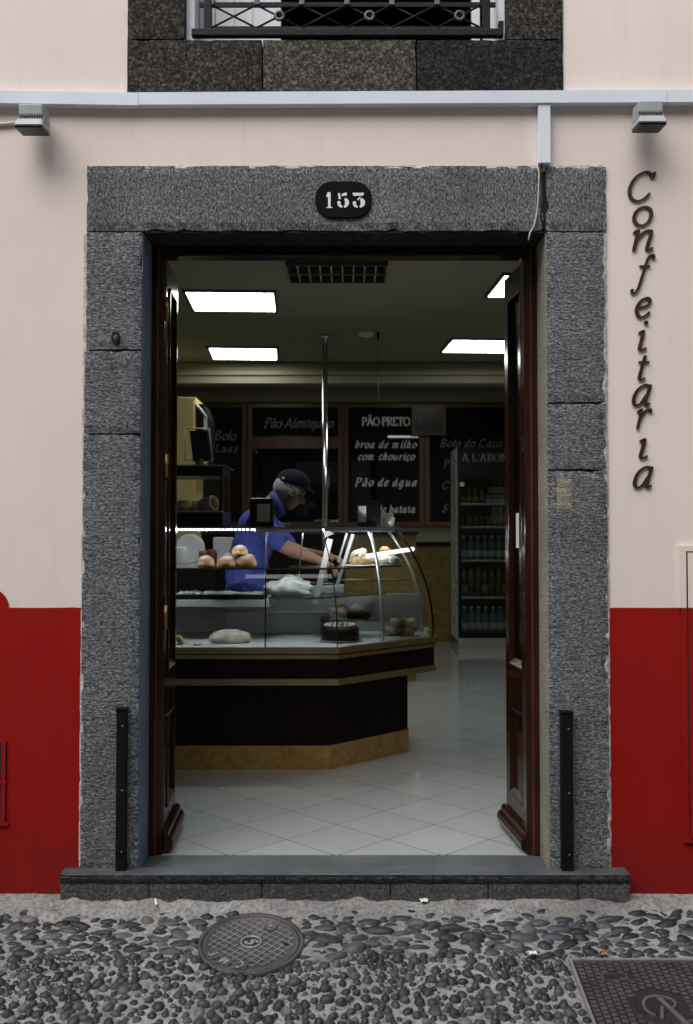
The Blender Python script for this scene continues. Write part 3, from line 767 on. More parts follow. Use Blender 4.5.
for (xa, xb) in ((JL0 - .006, JL0 + .02), (JR1 - .02, JR1 + .007)):
    b = MB(); rough_block(b, xa, xb, .0045, .02, SZ_ + .01, LZ0 - .01, None, .009, .02, 41 + int(xb > 0)); part(b, 'edge_mortar', 'pale_mortar', surround)
b = MB(); rough_block(b, X(90, 166), X(603, 166), .005, .02, LZ1 - .02, LZ1 + .006, None, .008, .02, 44); part(b, 'edge_mortar', 'pale_mortar', surround)
# reveals, blue skylight and warm bounce light put into their colours
for (xa, xb, mm) in ((JL1 - .001, JL1 + .004, 'reveal_skylit'), (JR0 - .004, JR0 + .001, 'reveal_warm')):
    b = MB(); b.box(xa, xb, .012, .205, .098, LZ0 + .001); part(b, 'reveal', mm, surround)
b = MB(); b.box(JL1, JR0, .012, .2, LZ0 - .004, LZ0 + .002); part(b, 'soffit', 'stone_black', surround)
b = MB(); pm = at(116, 338, -.001)                         # old plug in the left jamb, patch in the right one
b.lathe(pm, [(.022, 0), (.022, .004), (.014, .004), (.001, .001)], 'stone_black', 18, Matrix.Rotation(R(90), 3, 'X') @ Matrix.Diagonal((.8, 1.25, 1)))
b.lathe(pm + Vector((0, -.004, 0)), [(.012, 0), (.010, .003), (.001, .003)], 'step', 14, Matrix.Rotation(R(90), 3, 'X') @ Matrix.Diagonal((.8, 1.25, 1)))
part(b, 'old_plug', None, surround)
p0, p1 = at(557, 479, 0), at(573, 512, 0)
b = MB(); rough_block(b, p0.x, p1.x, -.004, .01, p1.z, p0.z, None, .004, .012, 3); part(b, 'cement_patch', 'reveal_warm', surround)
# sill + step
sl = MB(); st_z = Z(869)
b = MB(); b.prism([(JL1 + .004, .21, .097), (JR0 - .004, .21, .097), (JR0 - .004, .0125, .0965), (JL1 + .004, .0125, .0965)], (0, 0, -.05)); part(b, 'door_sill', 'sill', bld)
step = thing('door_step', 'low grey stone step running below the bakery doorway', 'step', ((STEP_X0 + STEP_X1) / 2, -.04, 0))
SZ = Z(876, -.075)
jx = [STEP_X0, -.72, -.28, .22, .60, .95, STEP_X1]
for i in range(6):
    b = MB(); rough_block(b, jx[i] + .0015, jx[i + 1] - .0015, -.075, .012, SZ - .026, SZ, None, .004, .02, 21 + i); part(b, 'nosing', 'sill_face', step)
    b = MB(); rough_block(b, jx[i] + .003 - .05 * (0 < i), jx[i + 1] - .001 - .05 * (i < 5), -.069, .012, -.12, SZ - .0265, None, .005, .02, 60 + i); part(b, 'riser', 'step', step)
b = MB(); rough_block(b, STEP_X0 + .002, STEP_X1 - .002, -.073, .012, SZ + .0005, SZ + .005, None, .003, .02, 23); part(b, 'tread', 'sill', step)
# joinery in the opening
fr = bpy.data.objects.new('door_frame', None); col.objects.link(fr); fr.parent = bld
for s_, xx in ((1, JL1 + .004), (-1, JR0 - .004)):
    b = MB(); b.box(min(xx, xx + s_ * .055), max(xx, xx + s_ * .055), .206, .285, .10, LZ0 - .006, None, .004)
    b.box(min(xx, xx + s_ * .02), max(xx, xx + s_ * .02), .195, .2055, .10, LZ0 - .006, None, .003); part(b, 'jamb_lining', 'door', fr)
    b = MB(); b.box(min(xx + s_ * .0205, xx + s_ * .032), max(xx + s_ * .0205, xx + s_ * .032), .198, .2055, .10, LZ0 - .006, None, .002); part(b, 'stop_bead', 'door_red', fr)
b = MB(); b.box(JL1 + .06, JR0 - .06, .206, .285, LZ0 - .045, LZ0 - .005, None, .004); part(b, 'head_lining', 'door', fr)
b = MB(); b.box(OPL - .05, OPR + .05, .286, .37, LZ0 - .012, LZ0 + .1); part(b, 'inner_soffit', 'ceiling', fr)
def leaf(hx, fx, sgn, label):
    y0, y1 = .225, .605
    lf = bpy.data.objects.new('door_leaf', None); col.objects.link(lf); lf.parent = bld; lf['label'] = label
    ang = math.atan2(fx - hx, y1 - y0); Rz = Matrix.Rotation(-ang, 3, 'Z'); H = Vector((hx, y0, 0)); L = (Vector((fx, y1, 0)) - H).length
    def bxx(b, y_0, y_1, t0, t1, z0, z1, m=None, bev=.003):   # y along the leaf, t = into the doorway (towards centre)
        xa, xb = sorted((sgn * t0, sgn * t1)); b.box(hx + xa, hx + xb, H.y + y_0, H.y + y_1, z0, z1, m, bev, Rz, H)
    zt, zb = LZ0 - .05, .118; g0, g1 = .84, 2.50; q0, q1 = .27, .66
    b = MB(); st = .075
    for (a, c, z0, z1) in ((0, st, zb, zt), (L - st, L, zb, zt), (st, L - st, g1, zt), (st, L - st, q1, g0), (st, L - st, zb, q0)): bxx(b, a, c, -.042, 0, z0, z1)
    bxx(b, .0, L, -.10, -.046, zb, zt)                       # the second fold lying behind
    o = part(b, 'leaf_frame', 'door', lf)
    b = MB()
    for (z0, z1) in ((g0, g1), (q0, q1)):                    # mouldings round both fields
        bxx(b, st, st + .014, -.03, .007, z0, z1); bxx(b, L - st - .014, L - st, -.03, .007, z0, z1)
        bxx(b, st, L - st, -.03, .0085, z0, z0 + .016); bxx(b, st, L - st, -.03, .0085, z1 - .016, z1)
    part(b, 'moulding', 'door', lf)
    for z_ in (g0, q1 - .03, q0):                             # sloping glazing beads
        b = MB(); b.prism([H + Rz @ Vector((sgn * t_, st + .015, zz_)) for t_, zz_ in ((-.024, z_ + .045), (.008, z_ + .0165), (-.024, z_ + .0165))], Rz @ Vector((0, L - 2 * st - .03, 0))); part(b, 'sloped_bead', 'door_bead', lf)
    b = MB(); bxx(b, st + .01, L - st - .01, -.026, -.018, g0, g1, None, 0); part(b, 'pane', 'door_glass', lf)
    b = MB(); bxx(b, st + .01, L - st - .01, -.036, -.012, q0, q1, None, .008); part(b, 'lower_panel', 'door', lf)
    b = MB()                                                 # heavy base moulding
    prof = [(0, 0), (.022, 0), (.036, .012), (.040, .034), (.034, .054), (.022, .062), (.018, .078), (.010, .088), (0, .09)]
    t3 = lambda y_, t_, z_: H + Rz @ Vector((sgn * t_, y_, z_))
    b.prism([t3(-.012, t_ + .001, .112 + z_) for t_, z_ in prof], t3(L + .02, 0, 0) - t3(-.012, 0, 0)); o = part(b, 'base_moulding', 'door', lf)
    for z_ in (Z(622), Z(462), Z(297)):
        b = MB(); b.tube([H + Vector((sgn * .004, -.010, z_ - .05)), H + Vector((sgn * .004, -.010, z_ + .05))], .008, None, 10); b.box(H.x - .014 * (1 if sgn < 0 else -1), H.x + .001, H.y - .014, H.y - .004, z_ - .04, z_ + .04) if False else None
        part(b, 'hinge', 'brass', lf)
    return lf, t3
LFL, _ = leaf(X(165.5, 500, .225), X(177, 500, .605), 1, 'left folded dark wooden door leaf')
LFR, t3r = leaf(X(527.5, 500, .225), X(505, 500, .605), -1, 'right folded dark wooden door leaf')
b = MB(); b.prism([t3r(y_, -.014, z_) for y_, z_ in ((.19, Z(548, .42)), (.235, Z(548, .42)), (.235, Z(513, .42)), (.19, Z(513, .42)))], (-.002, 0, 0))
part(b, 'paper_notice', 'paper', LFR)
# upper window
win = bpy.data.objects.new('upper_window', None); col.objects.link(win); win.parent = bld
xo0, xo1, zs = X(184, 40), X(507, 40), Z(39)
def wb(x0, x1, z0, z1, m, seed): return blk('surround_stone', x0, x1, z0, z1, m, seed, .24, .004, .006, win)
wb(SX0, X(261.5, 60), wz0, zs, 'stone_brown', 31); wb(X(262.8, 60), X(416, 60), wz0, zs, 'stone_brown2', 32); wb(X(417, 60), SX1, wz0, zs, 'stone_black', 33)
wb(SX0, xo0, zs + .004, wz1, 'stone_brown', 34); wb(xo1, SX1, zs + .004, wz1, 'stone_brown', 35)
wb(SX0, SX1, wz1 + .002, wz1 + .25, 'stone_brown', 36)
for xa, xb in ((xo0, xo0 + .036), (xo1 - .03, xo1)):
    b = MB(); b.box(xa, xb, .05, .2, zs, wz1, None, .004); part(b, 'window_frame', 'white_paint', win)
def sash(x0, x1):
    b = MB(); b.box(x0, x0 + .045, .15, .19, zs + .01, wz1 - .02, None, .004); b.box(x1 - .05, x1, .15, .19, zs + .01, wz1 - .02, None, .004); b.box(x0 + .045, x1 - .05, .15, .19, zs + .01, zs + .05, None, .004); b.box(x0 + .045, x1 - .05, .15, .19, zs + .62, zs + .66, None, .004)
    o = part(b, 'sash', 'white_paint', win); return o
sash(X(204, 20, .15), X(281, 20, .15)); 
b = MB(); b.box(X(472, 20, .15), X(480, 20, .15), .15, .19, zs + .01, wz1 - .02, None, .004); b.box(X(483, 20, .15), xo1 - .03, .13, .17, zs + .01, wz1 - .02, None, .004); part(b, 'sash', 'white_paint', win)
b = MB(); b.box(xo0 + .036, X(204, 20, .15), .18, .2, zs + .005, wz1 - .02, None, .003); part(b, 'shutter_edge', 'white_paint', win)
b = MB(); xa, xb = X(204, 20, .15) + .0455, X(281, 20, .15) - .0505; b.box(xa, xb, .16, .185, zs + .051, zs + .619, None, .002); b.box(xa, xb, .16, .185, zs + .661, wz1 - .021, None, .002)
for k in range(1, 3): b.box(xa + (xb - xa) * k / 3 - .006, xa + (xb - xa) * k / 3 + .006, .155, .16, zs + .052, zs + .618)
part(b, 'shutter_panel', 'white_paint', win)
b = MB(); b.box(SX0, SX1, 1.6, 1.62, zs - .05, wz1 + .2); b.box(SX0, SX1, WB, 1.6, wz1 + .02, wz1 + .05); b.box(SX0 - .02, SX0, WB, 1.62, zs - .05, wz1 + .2); b.box(SX1, SX1 + .02, WB, 1.62, zs - .05, wz1 + .2); b.box(SX0, SX1, .24, 1.62, zs - .05, zs - .02); part(b, 'dark_room', 'room_dark', win)

# balcony railing
ra = thing('window_railing', 'black wrought iron railing with diamond pattern across the upper window', 'railing', (0, -.02, zs))
RY = .02
rx0, rx1 = X(192, 34, RY), X(503, 34, RY); z_b0, z_b1 = Z(38, RY), Z(30.5, RY); zl, zh = Z(28, RY), Z(5, RY); zt_ = Z(4, RY) + .42
b = MB(); b.box(rx0, rx1, RY - .02, RY + .012, z_b0 + .002, z_b1, None, .003); part(b, 'bottom_rail', 'iron', ra)
b = MB(); b.box(rx0 + .03, rx1 - .03, RY - .006, RY + .006, zh - .009, zh + .009); b.box(rx0, rx1, RY - .012, RY + .012, zt_, zt_ + .03, None, .003); b.box(rx0 + .09, rx1 - .09, RY - .005, RY + .005, zl - .005, zl + .005); part(b, 'horizontal_bars', 'iron', ra)
for xx in (X(208, 20, RY), X(486, 20, RY)):
    b = MB(); b.box(xx - .016, xx + .016, RY - .014, RY + .014, z_b1, zt_, None, .003); part(b, 'post', 'iron', ra)
b = MB(); b.box(rx1 - .02, rx1, RY - .02, RY + .01, z_b1, z_b1 + .03); part(b, 'stop', 'iron', ra)
b = MB(); nodes = []
xa, xb = X(212, 20, RY), X(482, 20, RY); nn = 6; pw = (xb - xa) / nn
for k in range(nn):
    c = xa + (k + .5) * pw; 
    for sx in (-1, 1):
        b.tube([(c + sx * pw / 2, RY + sx * .003, zl), (c - sx * pw / 2, RY + sx * .003, zh)], .0042, None, 6)
    nodes.append((c, (zl + zh) / 2))
    b.tube([(c - pw / 2, RY, zh), (c - pw / 2, RY, zt_)], .006, None, 6)
part(b, 'diamond_bars', 'iron', ra)
for i, (c, z_) in enumerate(nodes):
    if i % 2 == 0: continue
    b = MB(); b.lathe((c, RY - .006, z_), [(.02, -.006), (.024, 0), (.02, .006), (.012, .006), (.012, -.006)], None, 16, Matrix.Rotation(R(90), 3, 'X')); part(b, 'collar', 'iron_worn', ra)
for i in range(nn):
    b = MB(); c = xa + i * pw; b.box(c - .011, c + .011, RY - .012, RY + .012, zh - .004, zh + .022, None, .003); part(b, 'collar', 'iron_worn', ra)

# trunking, cable
tr = thing('cable_trunking', 'white plastic cable trunking running across the front above the doorway', 'trunking', (0, WY, Z(98)))
def duct(xa, za, xb, zb_, h=.050):
    b = MB(); b.prism([(xa, WY - .001, za), (xb, WY - .001, zb_), (xb, WY - .001, zb_ - h), (xa, WY - .001, za - h)], (0, -.042, 0)); part(b, 'duct', 'white_pvc', tr)
xk, xe, xl = X(138, 98, -.03), X(667, 98, -.03), X(0, 98, -.03); za, zb_, zc = Z(90.3, -.03), Z(92.4, -.03), Z(89.6, -.03)
duct(-5, za + (-5 - xl) * (zb_ - za) / (xk - xl), xk, zb_, .051); duct(xk + .0015, zb_ + .001, xe, zc); duct(xe + .002, zc, 6, zc + .03)
b = MB(); b.box(X(538.5, 130, -.02), X(550.5, 130, -.02), WY - .036, WY - .001, Z(163, -.02), Z(103.5) + .002 - .004, None, .002); part(b, 'drop_duct', 'white_pvc', tr)
b = MB(); pts = [(536, 163), (539, 172), (538.5, 188), (538, 203), (536.5, 216), (534, 226), (530, 233), (528.5, 240)]
b.tube([at(px, py, -.010 - .006 * math.sin(i)) for i, (px, py) in enumerate(pts)], .0035, None, 8)
b.tube([at(px, py, -.012) for px, py in ((540, 164), (541, 170), (542, 180), (541, 198), (545, 212))], .003, 'black_gap', 6) if False else None
one(b, 'loose_cable', 'cable', 'thin pale loose cable hanging from the trunking over the stone lintel', 'cable')
b = MB(); b.tube([at(px, py, -.009) for px, py in ((541.5, 163), (541, 176), (543, 196), (541, 216), (543.5, 229))], .0035, None, 6)
one(b, 'black_cable', 'black_gap', 'thin black cable running down the joint of the stone lintel', 'cable')

# number plaque
pq = at(343.5, 200.5, 0); plq = thing('house_number_plaque', 'black rounded house number plaque on the stone lintel', 'sign', (pq.x, -.012, pq.z))
hw, hh = 28.5 / 250, 18.8 / 250
def stadium(hw, hh, n=14, r=None):
    r = r or hh * .93; out = []
    for (cx, cz, a0) in ((hw - r, hh - r, 0), (-hw + r, hh - r, 90), (-hw + r, -hh + r, 180), (hw - r, -hh + r, 270)):
        for k in range(n + 1): a = R(a0 + 90 * k / n); out.append((cx + r * math.cos(a), cz + r * math.sin(a)))
    return out
b = MB(); b.prism([(pq.x + x_, -.001, pq.z + z_) for x_, z_ in stadium(hw, hh)], (0, -.007, 0)); b.prism([(pq.x + x_, -.008, pq.z + z_) for x_, z_ in stadium(hw - .004, hh - .004)], (0, -.003, 0)); part(b, 'plate', 'enamel', plq)
b = MB()
def pp(px, py): q = at(px, py, -.0112); return (q.x, -.0112, q.z)
def zp(u_, v_): return pp(300 + u_ / 7.7, 170 + v_ / 7.7)
def pol(*pts, ): b.prism([zp(*p) for p in pts], (0, -.0015, 0))
pol((212, 172), (236, 172), (236, 286), (249, 286), (249, 293), (203, 293), (203, 286), (216, 286), (216, 205), (203, 212), (203, 202))
def ringarc(cx, cy, r0x, r0y, r1x, r1y, a0, a1, n=12):
    for k in range(n):
        t0, t1 = R(a0 + (a1 - a0) * k / n), R(a0 + (a1 - a0) * (k + 1) / n)
        b.prism([zp(cx + rx * math.cos(t), cy - ry * math.sin(t)) for rx, ry, t in ((r0x, r0y, t0), (r1x, r1y, t0), (r1x, r1y, t1), (r0x, r0y, t1))], (0, -.0015, 0))
pol((292, 178), (306, 178), (316, 222), (298, 226)); pol((320, 186), (352, 174), (362, 178), (360, 196), (322, 202))     # 5
ringarc(333, 252, 14, 28, 45, 40, -80, 66); ringarc(330, 252, 20, 24, 44, 40, 196, 262, 8)
b.prism([zp(300 + 14 * math.cos(a), 252 + 13 * math.sin(a)) for a in [2 * math.pi * k / 14 for k in range(14)]], (0, -.0018, 0))
pol((404, 176), (494, 176), (486, 198), (412, 200)); pol((462, 206), (470, 212), (446, 234), (438, 228))                 # 3
ringarc(455, 252, 12, 26, 46, 40, -80, 62); ringarc(448, 254, 20, 24, 44, 38, 200, 262, 8)
b.prism([zp(419 + 14 * math.cos(a), 254 + 13 * math.sin(a)) for a in [2 * math.pi * k / 14 for k in range(14)]], (0, -.0018, 0))
part(b, 'numerals', 'enamel_white', plq)

# wall lettering
sg = thing('wall_sign', 'brown metal letters spelling Confeitaria down the cream wall', 'sign', (X(640, 330), -.01, Z(330)))
letters = [('C', 626.5, 655.5, 171, 203), ('o', 631, 652, 206, 227.5), ('n', 631, 652.5, 229.5, 252.5), ('f', 629, 654.5, 254, 295.5), ('e', 633.5, 651, 297, 319.5), ('i', 636.5, 647.5, 321, 352.5),
           ('t', 636.5, 648.5, 355.5, 382), ('a', 630.5, 651, 384, 407.5), ('r', 635, 651.5, 408.5, 430.5), ('I', 637.5, 647, 438.5, 460.5), ('a', 631.5, 652.5, 466, 490)]
for ch, x0, x1, y0, y1 in letters:
    b = MB(); lay_text(b, ch, (0, 0, 0), (1, 0, 0), (0, 0, 1), 1, None, .066, .036, 16, .18, .08)
    xsn = [v.co.x for v in b.bm.verts]; zsn = [v.co.z for v in b.bm.verts]
    A, B = at(x0 + 1.6, y1 - 1.6, .004), at(x1 + 1.2, y0 - .4, .004)
    kx, kz = (B.x - A.x) / (max(xsn) - min(xsn)), (B.z - A.z) / (max(zsn) - min(zsn)); mnx, mnz = min(xsn), min(zsn)
    for v in b.bm.verts: v.co = Vector((A.x + (v.co.x - mnx) * kx, .004 + (v.co.y) * .10, A.z + (v.co.z - mnz) * kz))
    c = Vector(((A.x + B.x) / 2, 0, (A.z + B.z) / 2))
    part(b, 'letter', 'rust', sg)

# floodlights
def flood(px, py, label):
    c = at(px, py, -.08); t = thing('floodlight', label, 'light', (c.x, WY, c.z), 'small grey floodlights on the wall')
    k = 1 / 246.
    b = MB(); b.box(c.x - 2.5 * k + .004, c.x + 2.5 * k + .004, -.06, WY, c.z + .035, c.z + .055); b.box(c.x - 2 * k + .004, c.x + 2 * k + .004, -.005, WY - .002, c.z + .02, c.z + .075); part(b, 'bracket', 'iron', t)
    b = MB(); Rt = Matrix.Rotation(R(4), 3, 'X'); piv = (c.x, -.09, c.z)
    b.box(c.x - 11.5 * k, c.x + 11.5 * k, -.125, -.03, c.z + .012, c.z + .056, None, .006, Rt, piv); part(b, 'driver_box', 'lamp_grey', t)
    b = MB()
    for i in range(11): b.box(c.x + (-12 + i * 2.4) * k - .002, c.x + (-12 + i * 2.4) * k + .002, -.118, -.04, c.z - .008, c.z + .012, None, 0, Rt, piv)
    part(b, 'cooling_fins', 'lamp_grey', t)
    b = MB(); Rh = Rt
    fr_ = [(-13.8, -.16, -.038), (13.8, -.16, -.038), (13.8, -.04, -.038), (-13.8, -.04, -.038)]; tp = [(-12, -.14, -.006), (12, -.14, -.006), (12, -.05, -.006), (-12, -.05, -.006)]
    q = [Vector((c.x + x_ * k, y_, c.z + z_)) for x_, y_, z_ in fr_ + tp]; q = [Vector(piv) + Rt @ (p - Vector(piv)) for p in q]
    tb = bmesh.new(); V = [tb.verts.new(p) for p in q]
    for f in ((0, 1, 2, 3), (7, 6, 5, 4), (0, 4, 5, 1), (1, 5, 6, 2), (2, 6, 7, 3), (3, 7, 4, 0)): tb.faces.new([V[i] for i in f])
    bmesh.ops.recalc_face_normals(tb, faces=tb.faces[:]); bmesh.ops.bevel(tb, geom=tb.edges[:], offset=.004, segments=2, affect='EDGES'); b.add(tb)
    part(b, 'lamp_head', 'lamp_grey', t)
    b = MB(); b.box(c.x - 13 * k, c.x + 13 * k, -.152, -.05, c.z - .046, c.z - .0385, None, 0, Rt, piv); part(b, 'front_glass', 'lamp_glass', t)
flood(34, 122, 'small grey floodlight under the trunking at the left of the doorway'); flood(647.5, 119, 'small grey floodlight above the vertical lettering')
b = MB(); b.tube([at(px, py, .004) for px, py in ((-60, 124), (-10, 124.5), (6, 124), (16, 122.5), (24, 122))], .008, None, 8); one(b, 'conduit_pipe', 'conduit', 'cream painted conduit leading to the left floodlight', 'conduit')

# bollards / corner guards
def guard(x0, x1, y0, y1, label):
    A, B = at(x0, y1, -.03), at(x1, y0, -.03); t = thing('jamb_guard', label, 'guard post', ((A.x + B.x) / 2, -.015, A.z), 'black guards on the door jambs')
    b = MB(); b.box(A.x, B.x, -.036, -.001, A.z, B.z, None, .003); part(b, 'bar', 'rubber', t)
    b = MB(); b.box(A.x - .003, B.x + .003, -.040, -.001, B.z, B.z + .007, None, .002); part(b, 'cap', 'rubber', t)
    for q in (.12, .5, .9):
        b = MB(); b.lathe(((A.x + B.x) / 2 + .006, -.036, A.z + (B.z - A.z) * q), [(.005, 0), (.0045, .0025), (.001, .003)], None, 10, Matrix.Rotation(R(90), 3, 'X')); part(b, 'screw', 'iron_worn', t)
guard(115.5, 126.5, 710, 871, 'black square metal guard fixed to the left stone jamb'); guard(562, 572.5, 713, 874, 'black square metal guard fixed to the right stone jamb')

# utility cabinet on the right, vent on the left
cx0, cz1, cz0 = X(680, 700), Z(545), Z(838)
ca = thing('meter_cabinet', 'flush meter cabinet door painted cream and red at the right edge', 'cabinet', (cx0 + .25, WY, cz0))
fx = X(689, 700)
b = MB(); b.box(cx0, cx0 + .5, -.002, WY - .002, RZ, cz1, None, .002); part(b, 'upper_frame', 'cream', ca)
b = MB(); b.box(cx0 + .010, cx0 + .5, -.002, WY - .005, cz0 - .02, RZ - .001, None, .002); part(b, 'lower_frame', 'red', ca)
b = MB(); b.box(fx - .006, fx - .001, -.0035, -.0015, cz0 + .01, cz1 - .03); b.box(fx - .006, cx0 + .47, -.0035, -.0015, cz1 - .03, cz1 - .025); part(b, 'door_gap', 'black_gap', ca)
b = MB(); b.box(fx, cx0 + .47, -.006, -.0015, RZ + .001, cz1 - .031, None, .001); part(b, 'door_top', 'cream', ca)
b = MB(); b.box(fx, cx0 + .47, -.006, -.0015, cz0, RZ - .001, None, .001); part(b, 'door_bottom', 'red', ca)
vx, vz1, vz0 = X(6, 780), Z(742), Z(823)
ve = thing('wall_vent', 'red slotted vent opening in the red base at the left edge', 'vent', (vx - .12, WY, vz0))
b = MB(); b.box(vx - .25, vx, WY - .006, WY - .0045, vz0, vz1); part(b, 'dark_opening', 'black_gap', ve)
b = MB()
for i in range(6): b.box(vx - .25 + i * .046, vx - .25 + i * .046 + .016, WY - .012, WY - .006, vz0, vz1)
b.box(vx - .25, vx + .008, WY - .014, WY - .0045, vz0 - .012, vz0); b.box(vx - .25, vx, WY - .013, WY - .0062, (vz0 + vz1) / 2 - .006, (vz0 + vz1) / 2 + .006)
part(b, 'slats', 'red', ve)

# house across the narrow street, behind the photographer
OY = -8.2; ob = thing('opposite_house', 'plain house front on the far side of the narrow street', 'house', (0, OY, -.4))
b = MB(); b.box(-16, 16, OY - 6, OY, -.6, 8.5); part(b, 'wall', 'opp_wall', ob)
b = MB(); b.box(-16, 16, OY + .001, OY + .02, -.6, .9); part(b, 'base', 'opp_dark', ob)
b = MB(); b.box(-16.2, 16.2, OY - 6.2, OY + .35, 8.51, 8.7); part(b, 'eaves', 'opp_dark', ob)
for i in range(-4, 5):
    b = MB(); b.box(i * 3.1 - .55, i * 3.1 + .55, OY + .002, OY + .03, 3.9, 5.9, 'opp_dark'); b.box(i * 3.1 - .48, i * 3.1 + .48, OY + .031, OY + .035, 3.97, 5.83, 'board'); part(b, 'window', None, ob)
    b = MB(); b.box(i * 3.1 - .6, i * 3.1 + .6, OY + .021, OY + .05, -.35, 2.3, 'opp_dark'); part(b, 'door', None, ob)

# ================================================================== INTERIOR
FZ, CEIL, BWY, RX0, RX1 = .10, 3.0, 8.33, -2.5, 2.6
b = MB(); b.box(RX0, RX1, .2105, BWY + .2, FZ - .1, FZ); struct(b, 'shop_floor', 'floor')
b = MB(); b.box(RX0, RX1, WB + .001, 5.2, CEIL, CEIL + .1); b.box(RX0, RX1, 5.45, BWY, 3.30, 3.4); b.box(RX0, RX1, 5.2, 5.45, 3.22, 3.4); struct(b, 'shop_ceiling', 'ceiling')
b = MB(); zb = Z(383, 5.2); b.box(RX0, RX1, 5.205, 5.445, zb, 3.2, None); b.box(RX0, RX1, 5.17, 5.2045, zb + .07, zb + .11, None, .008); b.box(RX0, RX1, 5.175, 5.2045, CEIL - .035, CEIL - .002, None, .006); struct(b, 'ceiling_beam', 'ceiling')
b = MB(); b.box(RX0 - .1, RX0, WB, BWY + .2, -.1, 3.4); struct(b, 'side_wall', 'room_wall')
b = MB(); b.box(RX1, RX1 + .1, WB, BWY + .2, -.1, 3.4); struct(b, 'side_wall', 'room_wall')
b = MB(); b.box(RX0, RX1, WB + .0005, WB + .01, LZ0 + .1, 3.0); b.box(RX0, OPL - .06, WB + .0005, WB + .01, FZ, LZ0 + .1); b.box(OPR + .06, RX1, WB + .0005, WB + .01, FZ, LZ0 + .1); struct(b, 'front_wall_inside', 'room_wall')
b = MB(); b.box(RX0, RX1, BWY, BWY + .12, -.1, 3.4); struct(b, 'back_wall', 'room_wall')
b = MB(); b.box(RX0, RX1, BWY - .06, BWY - .001, Z(403, BWY), Z(392, BWY), None, .01); struct(b, 'cornice', 'ceiling')
b = MB(); zd = Z(546, BWY); b.box(RX0, RX1, BWY - .012, BWY - .001, FZ, zd); b.box(RX0, RX0 + .012, 4.5, BWY - .013, FZ, zd); b.box(RX1 - .012, RX1, WB + .02, BWY - .013, FZ, zd); struct(b, 'tile_dado', 'yellow_tile')
b = MB(); b.box(RX0, RX1, BWY - .03, BWY - .0125, zd, zd + .05, None, .004); struct(b, 'dado_rail', 'counter_wood')

# menu boards on the back wall
BY = BWY - .03
def bx2(b, x0, x1, y0, y1, d0, d1, m=None, bev=.004):      # pixel rectangle on the back wall
    A, B = at(x0, y1, BY), at(x1, y0, BY); b.box(A.x, B.x, BY - d1, BY - d0, A.z, B.z, m, bev)
def board(name, label, group, outer, fields, texts, fw=5):
    A = at((outer[0] + outer[1]) / 2, outer[3], BY); t = thing(name, label, 'menu board', A, group)
    b = MB(); bx2(b, *outer, -.025, .0, None, 0); part(b, 'backing', 'counter_wood', t)
    b = MB(); x0, x1, y0, y1 = outer
    bx2(b, x0, x0 + fw, y0, y1, .001, .045); bx2(b, x1 - fw, x1, y0, y1, .001, .045)
    bx2(b, x0 + fw, x1 - fw, y0, y0 + 4, .001, .043); bx2(b, x0 + fw, x1 - fw, y1 - 4, y1, .001, .043)
    for f0, f1 in zip(fields, fields[1:]): bx2(b, x0 + fw, x1 - fw, f0[3], f1[2], .001, .043)
    part(b, 'frame', 'panel_wood', t)
    for f in fields:
        b = MB(); bx2(b, f[0], f[1], f[2], f[3], .012, .020, None, 0)
        xm = sum(v.co.x for v in b.bm.verts) / 8; zm = sum(v.co.z for v in b.bm.verts) / 8
        for v in b.bm.verts: v.co.y += -(v.co.z - zm) * .0152 + (v.co.x - xm) * .0155      # the panels hang a touch forward of plumb
        part(b, 'black_panel', 'board', t)
    b = None
    for (tx, x0, x1, yb, xh, kw, mm) in texts:
        if b is None: b = MB()
        A = at(x0, yb, BY - .036); B = at(x1, yb, BY - .036); xhz = xh * (BY - CY) / F
        a = dict(thick=.10, thin=.07, nib=35, slant=.25); a.update(kw)
        lay_text(b, tx, A, (1, 0, 0), (0, 0, 1), xhz, mm, fit=B.x - A.x, nrm=(0, -1, 0), **a)
    if b: part(b, 'lettering', None, t)
G_ = 'black menu boards on the back wall'
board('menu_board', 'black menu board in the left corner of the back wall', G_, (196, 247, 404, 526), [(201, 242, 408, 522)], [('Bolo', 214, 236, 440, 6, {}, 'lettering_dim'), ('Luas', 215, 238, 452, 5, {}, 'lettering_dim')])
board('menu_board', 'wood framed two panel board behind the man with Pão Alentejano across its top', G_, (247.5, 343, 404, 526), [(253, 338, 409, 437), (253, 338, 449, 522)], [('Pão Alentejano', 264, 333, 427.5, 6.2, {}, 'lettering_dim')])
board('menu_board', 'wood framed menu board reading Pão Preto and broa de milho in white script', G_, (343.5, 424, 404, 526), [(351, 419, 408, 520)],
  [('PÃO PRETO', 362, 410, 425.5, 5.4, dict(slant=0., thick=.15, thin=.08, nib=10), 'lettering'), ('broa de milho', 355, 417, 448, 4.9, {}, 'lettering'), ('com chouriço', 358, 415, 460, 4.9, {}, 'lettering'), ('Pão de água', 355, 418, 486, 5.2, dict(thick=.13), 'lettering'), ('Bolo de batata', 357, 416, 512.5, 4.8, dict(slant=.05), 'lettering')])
board('menu_board', 'dim black menu board above the drinks fridge reading Bolo do Caco', G_, (424.5, 540, 404, 526), [(430, 534, 409, 520)], [('Bolo do Caco', 440, 502, 447, 5.4, {}, 'lettering_dim'), ('P', 443, 449, 468, 5, {}, 'lettering_dim'), ('C', 442, 448, 489, 5, {}, 'lettering_dim'), ('S', 442, 448, 512, 5, {}, 'lettering_dim')])
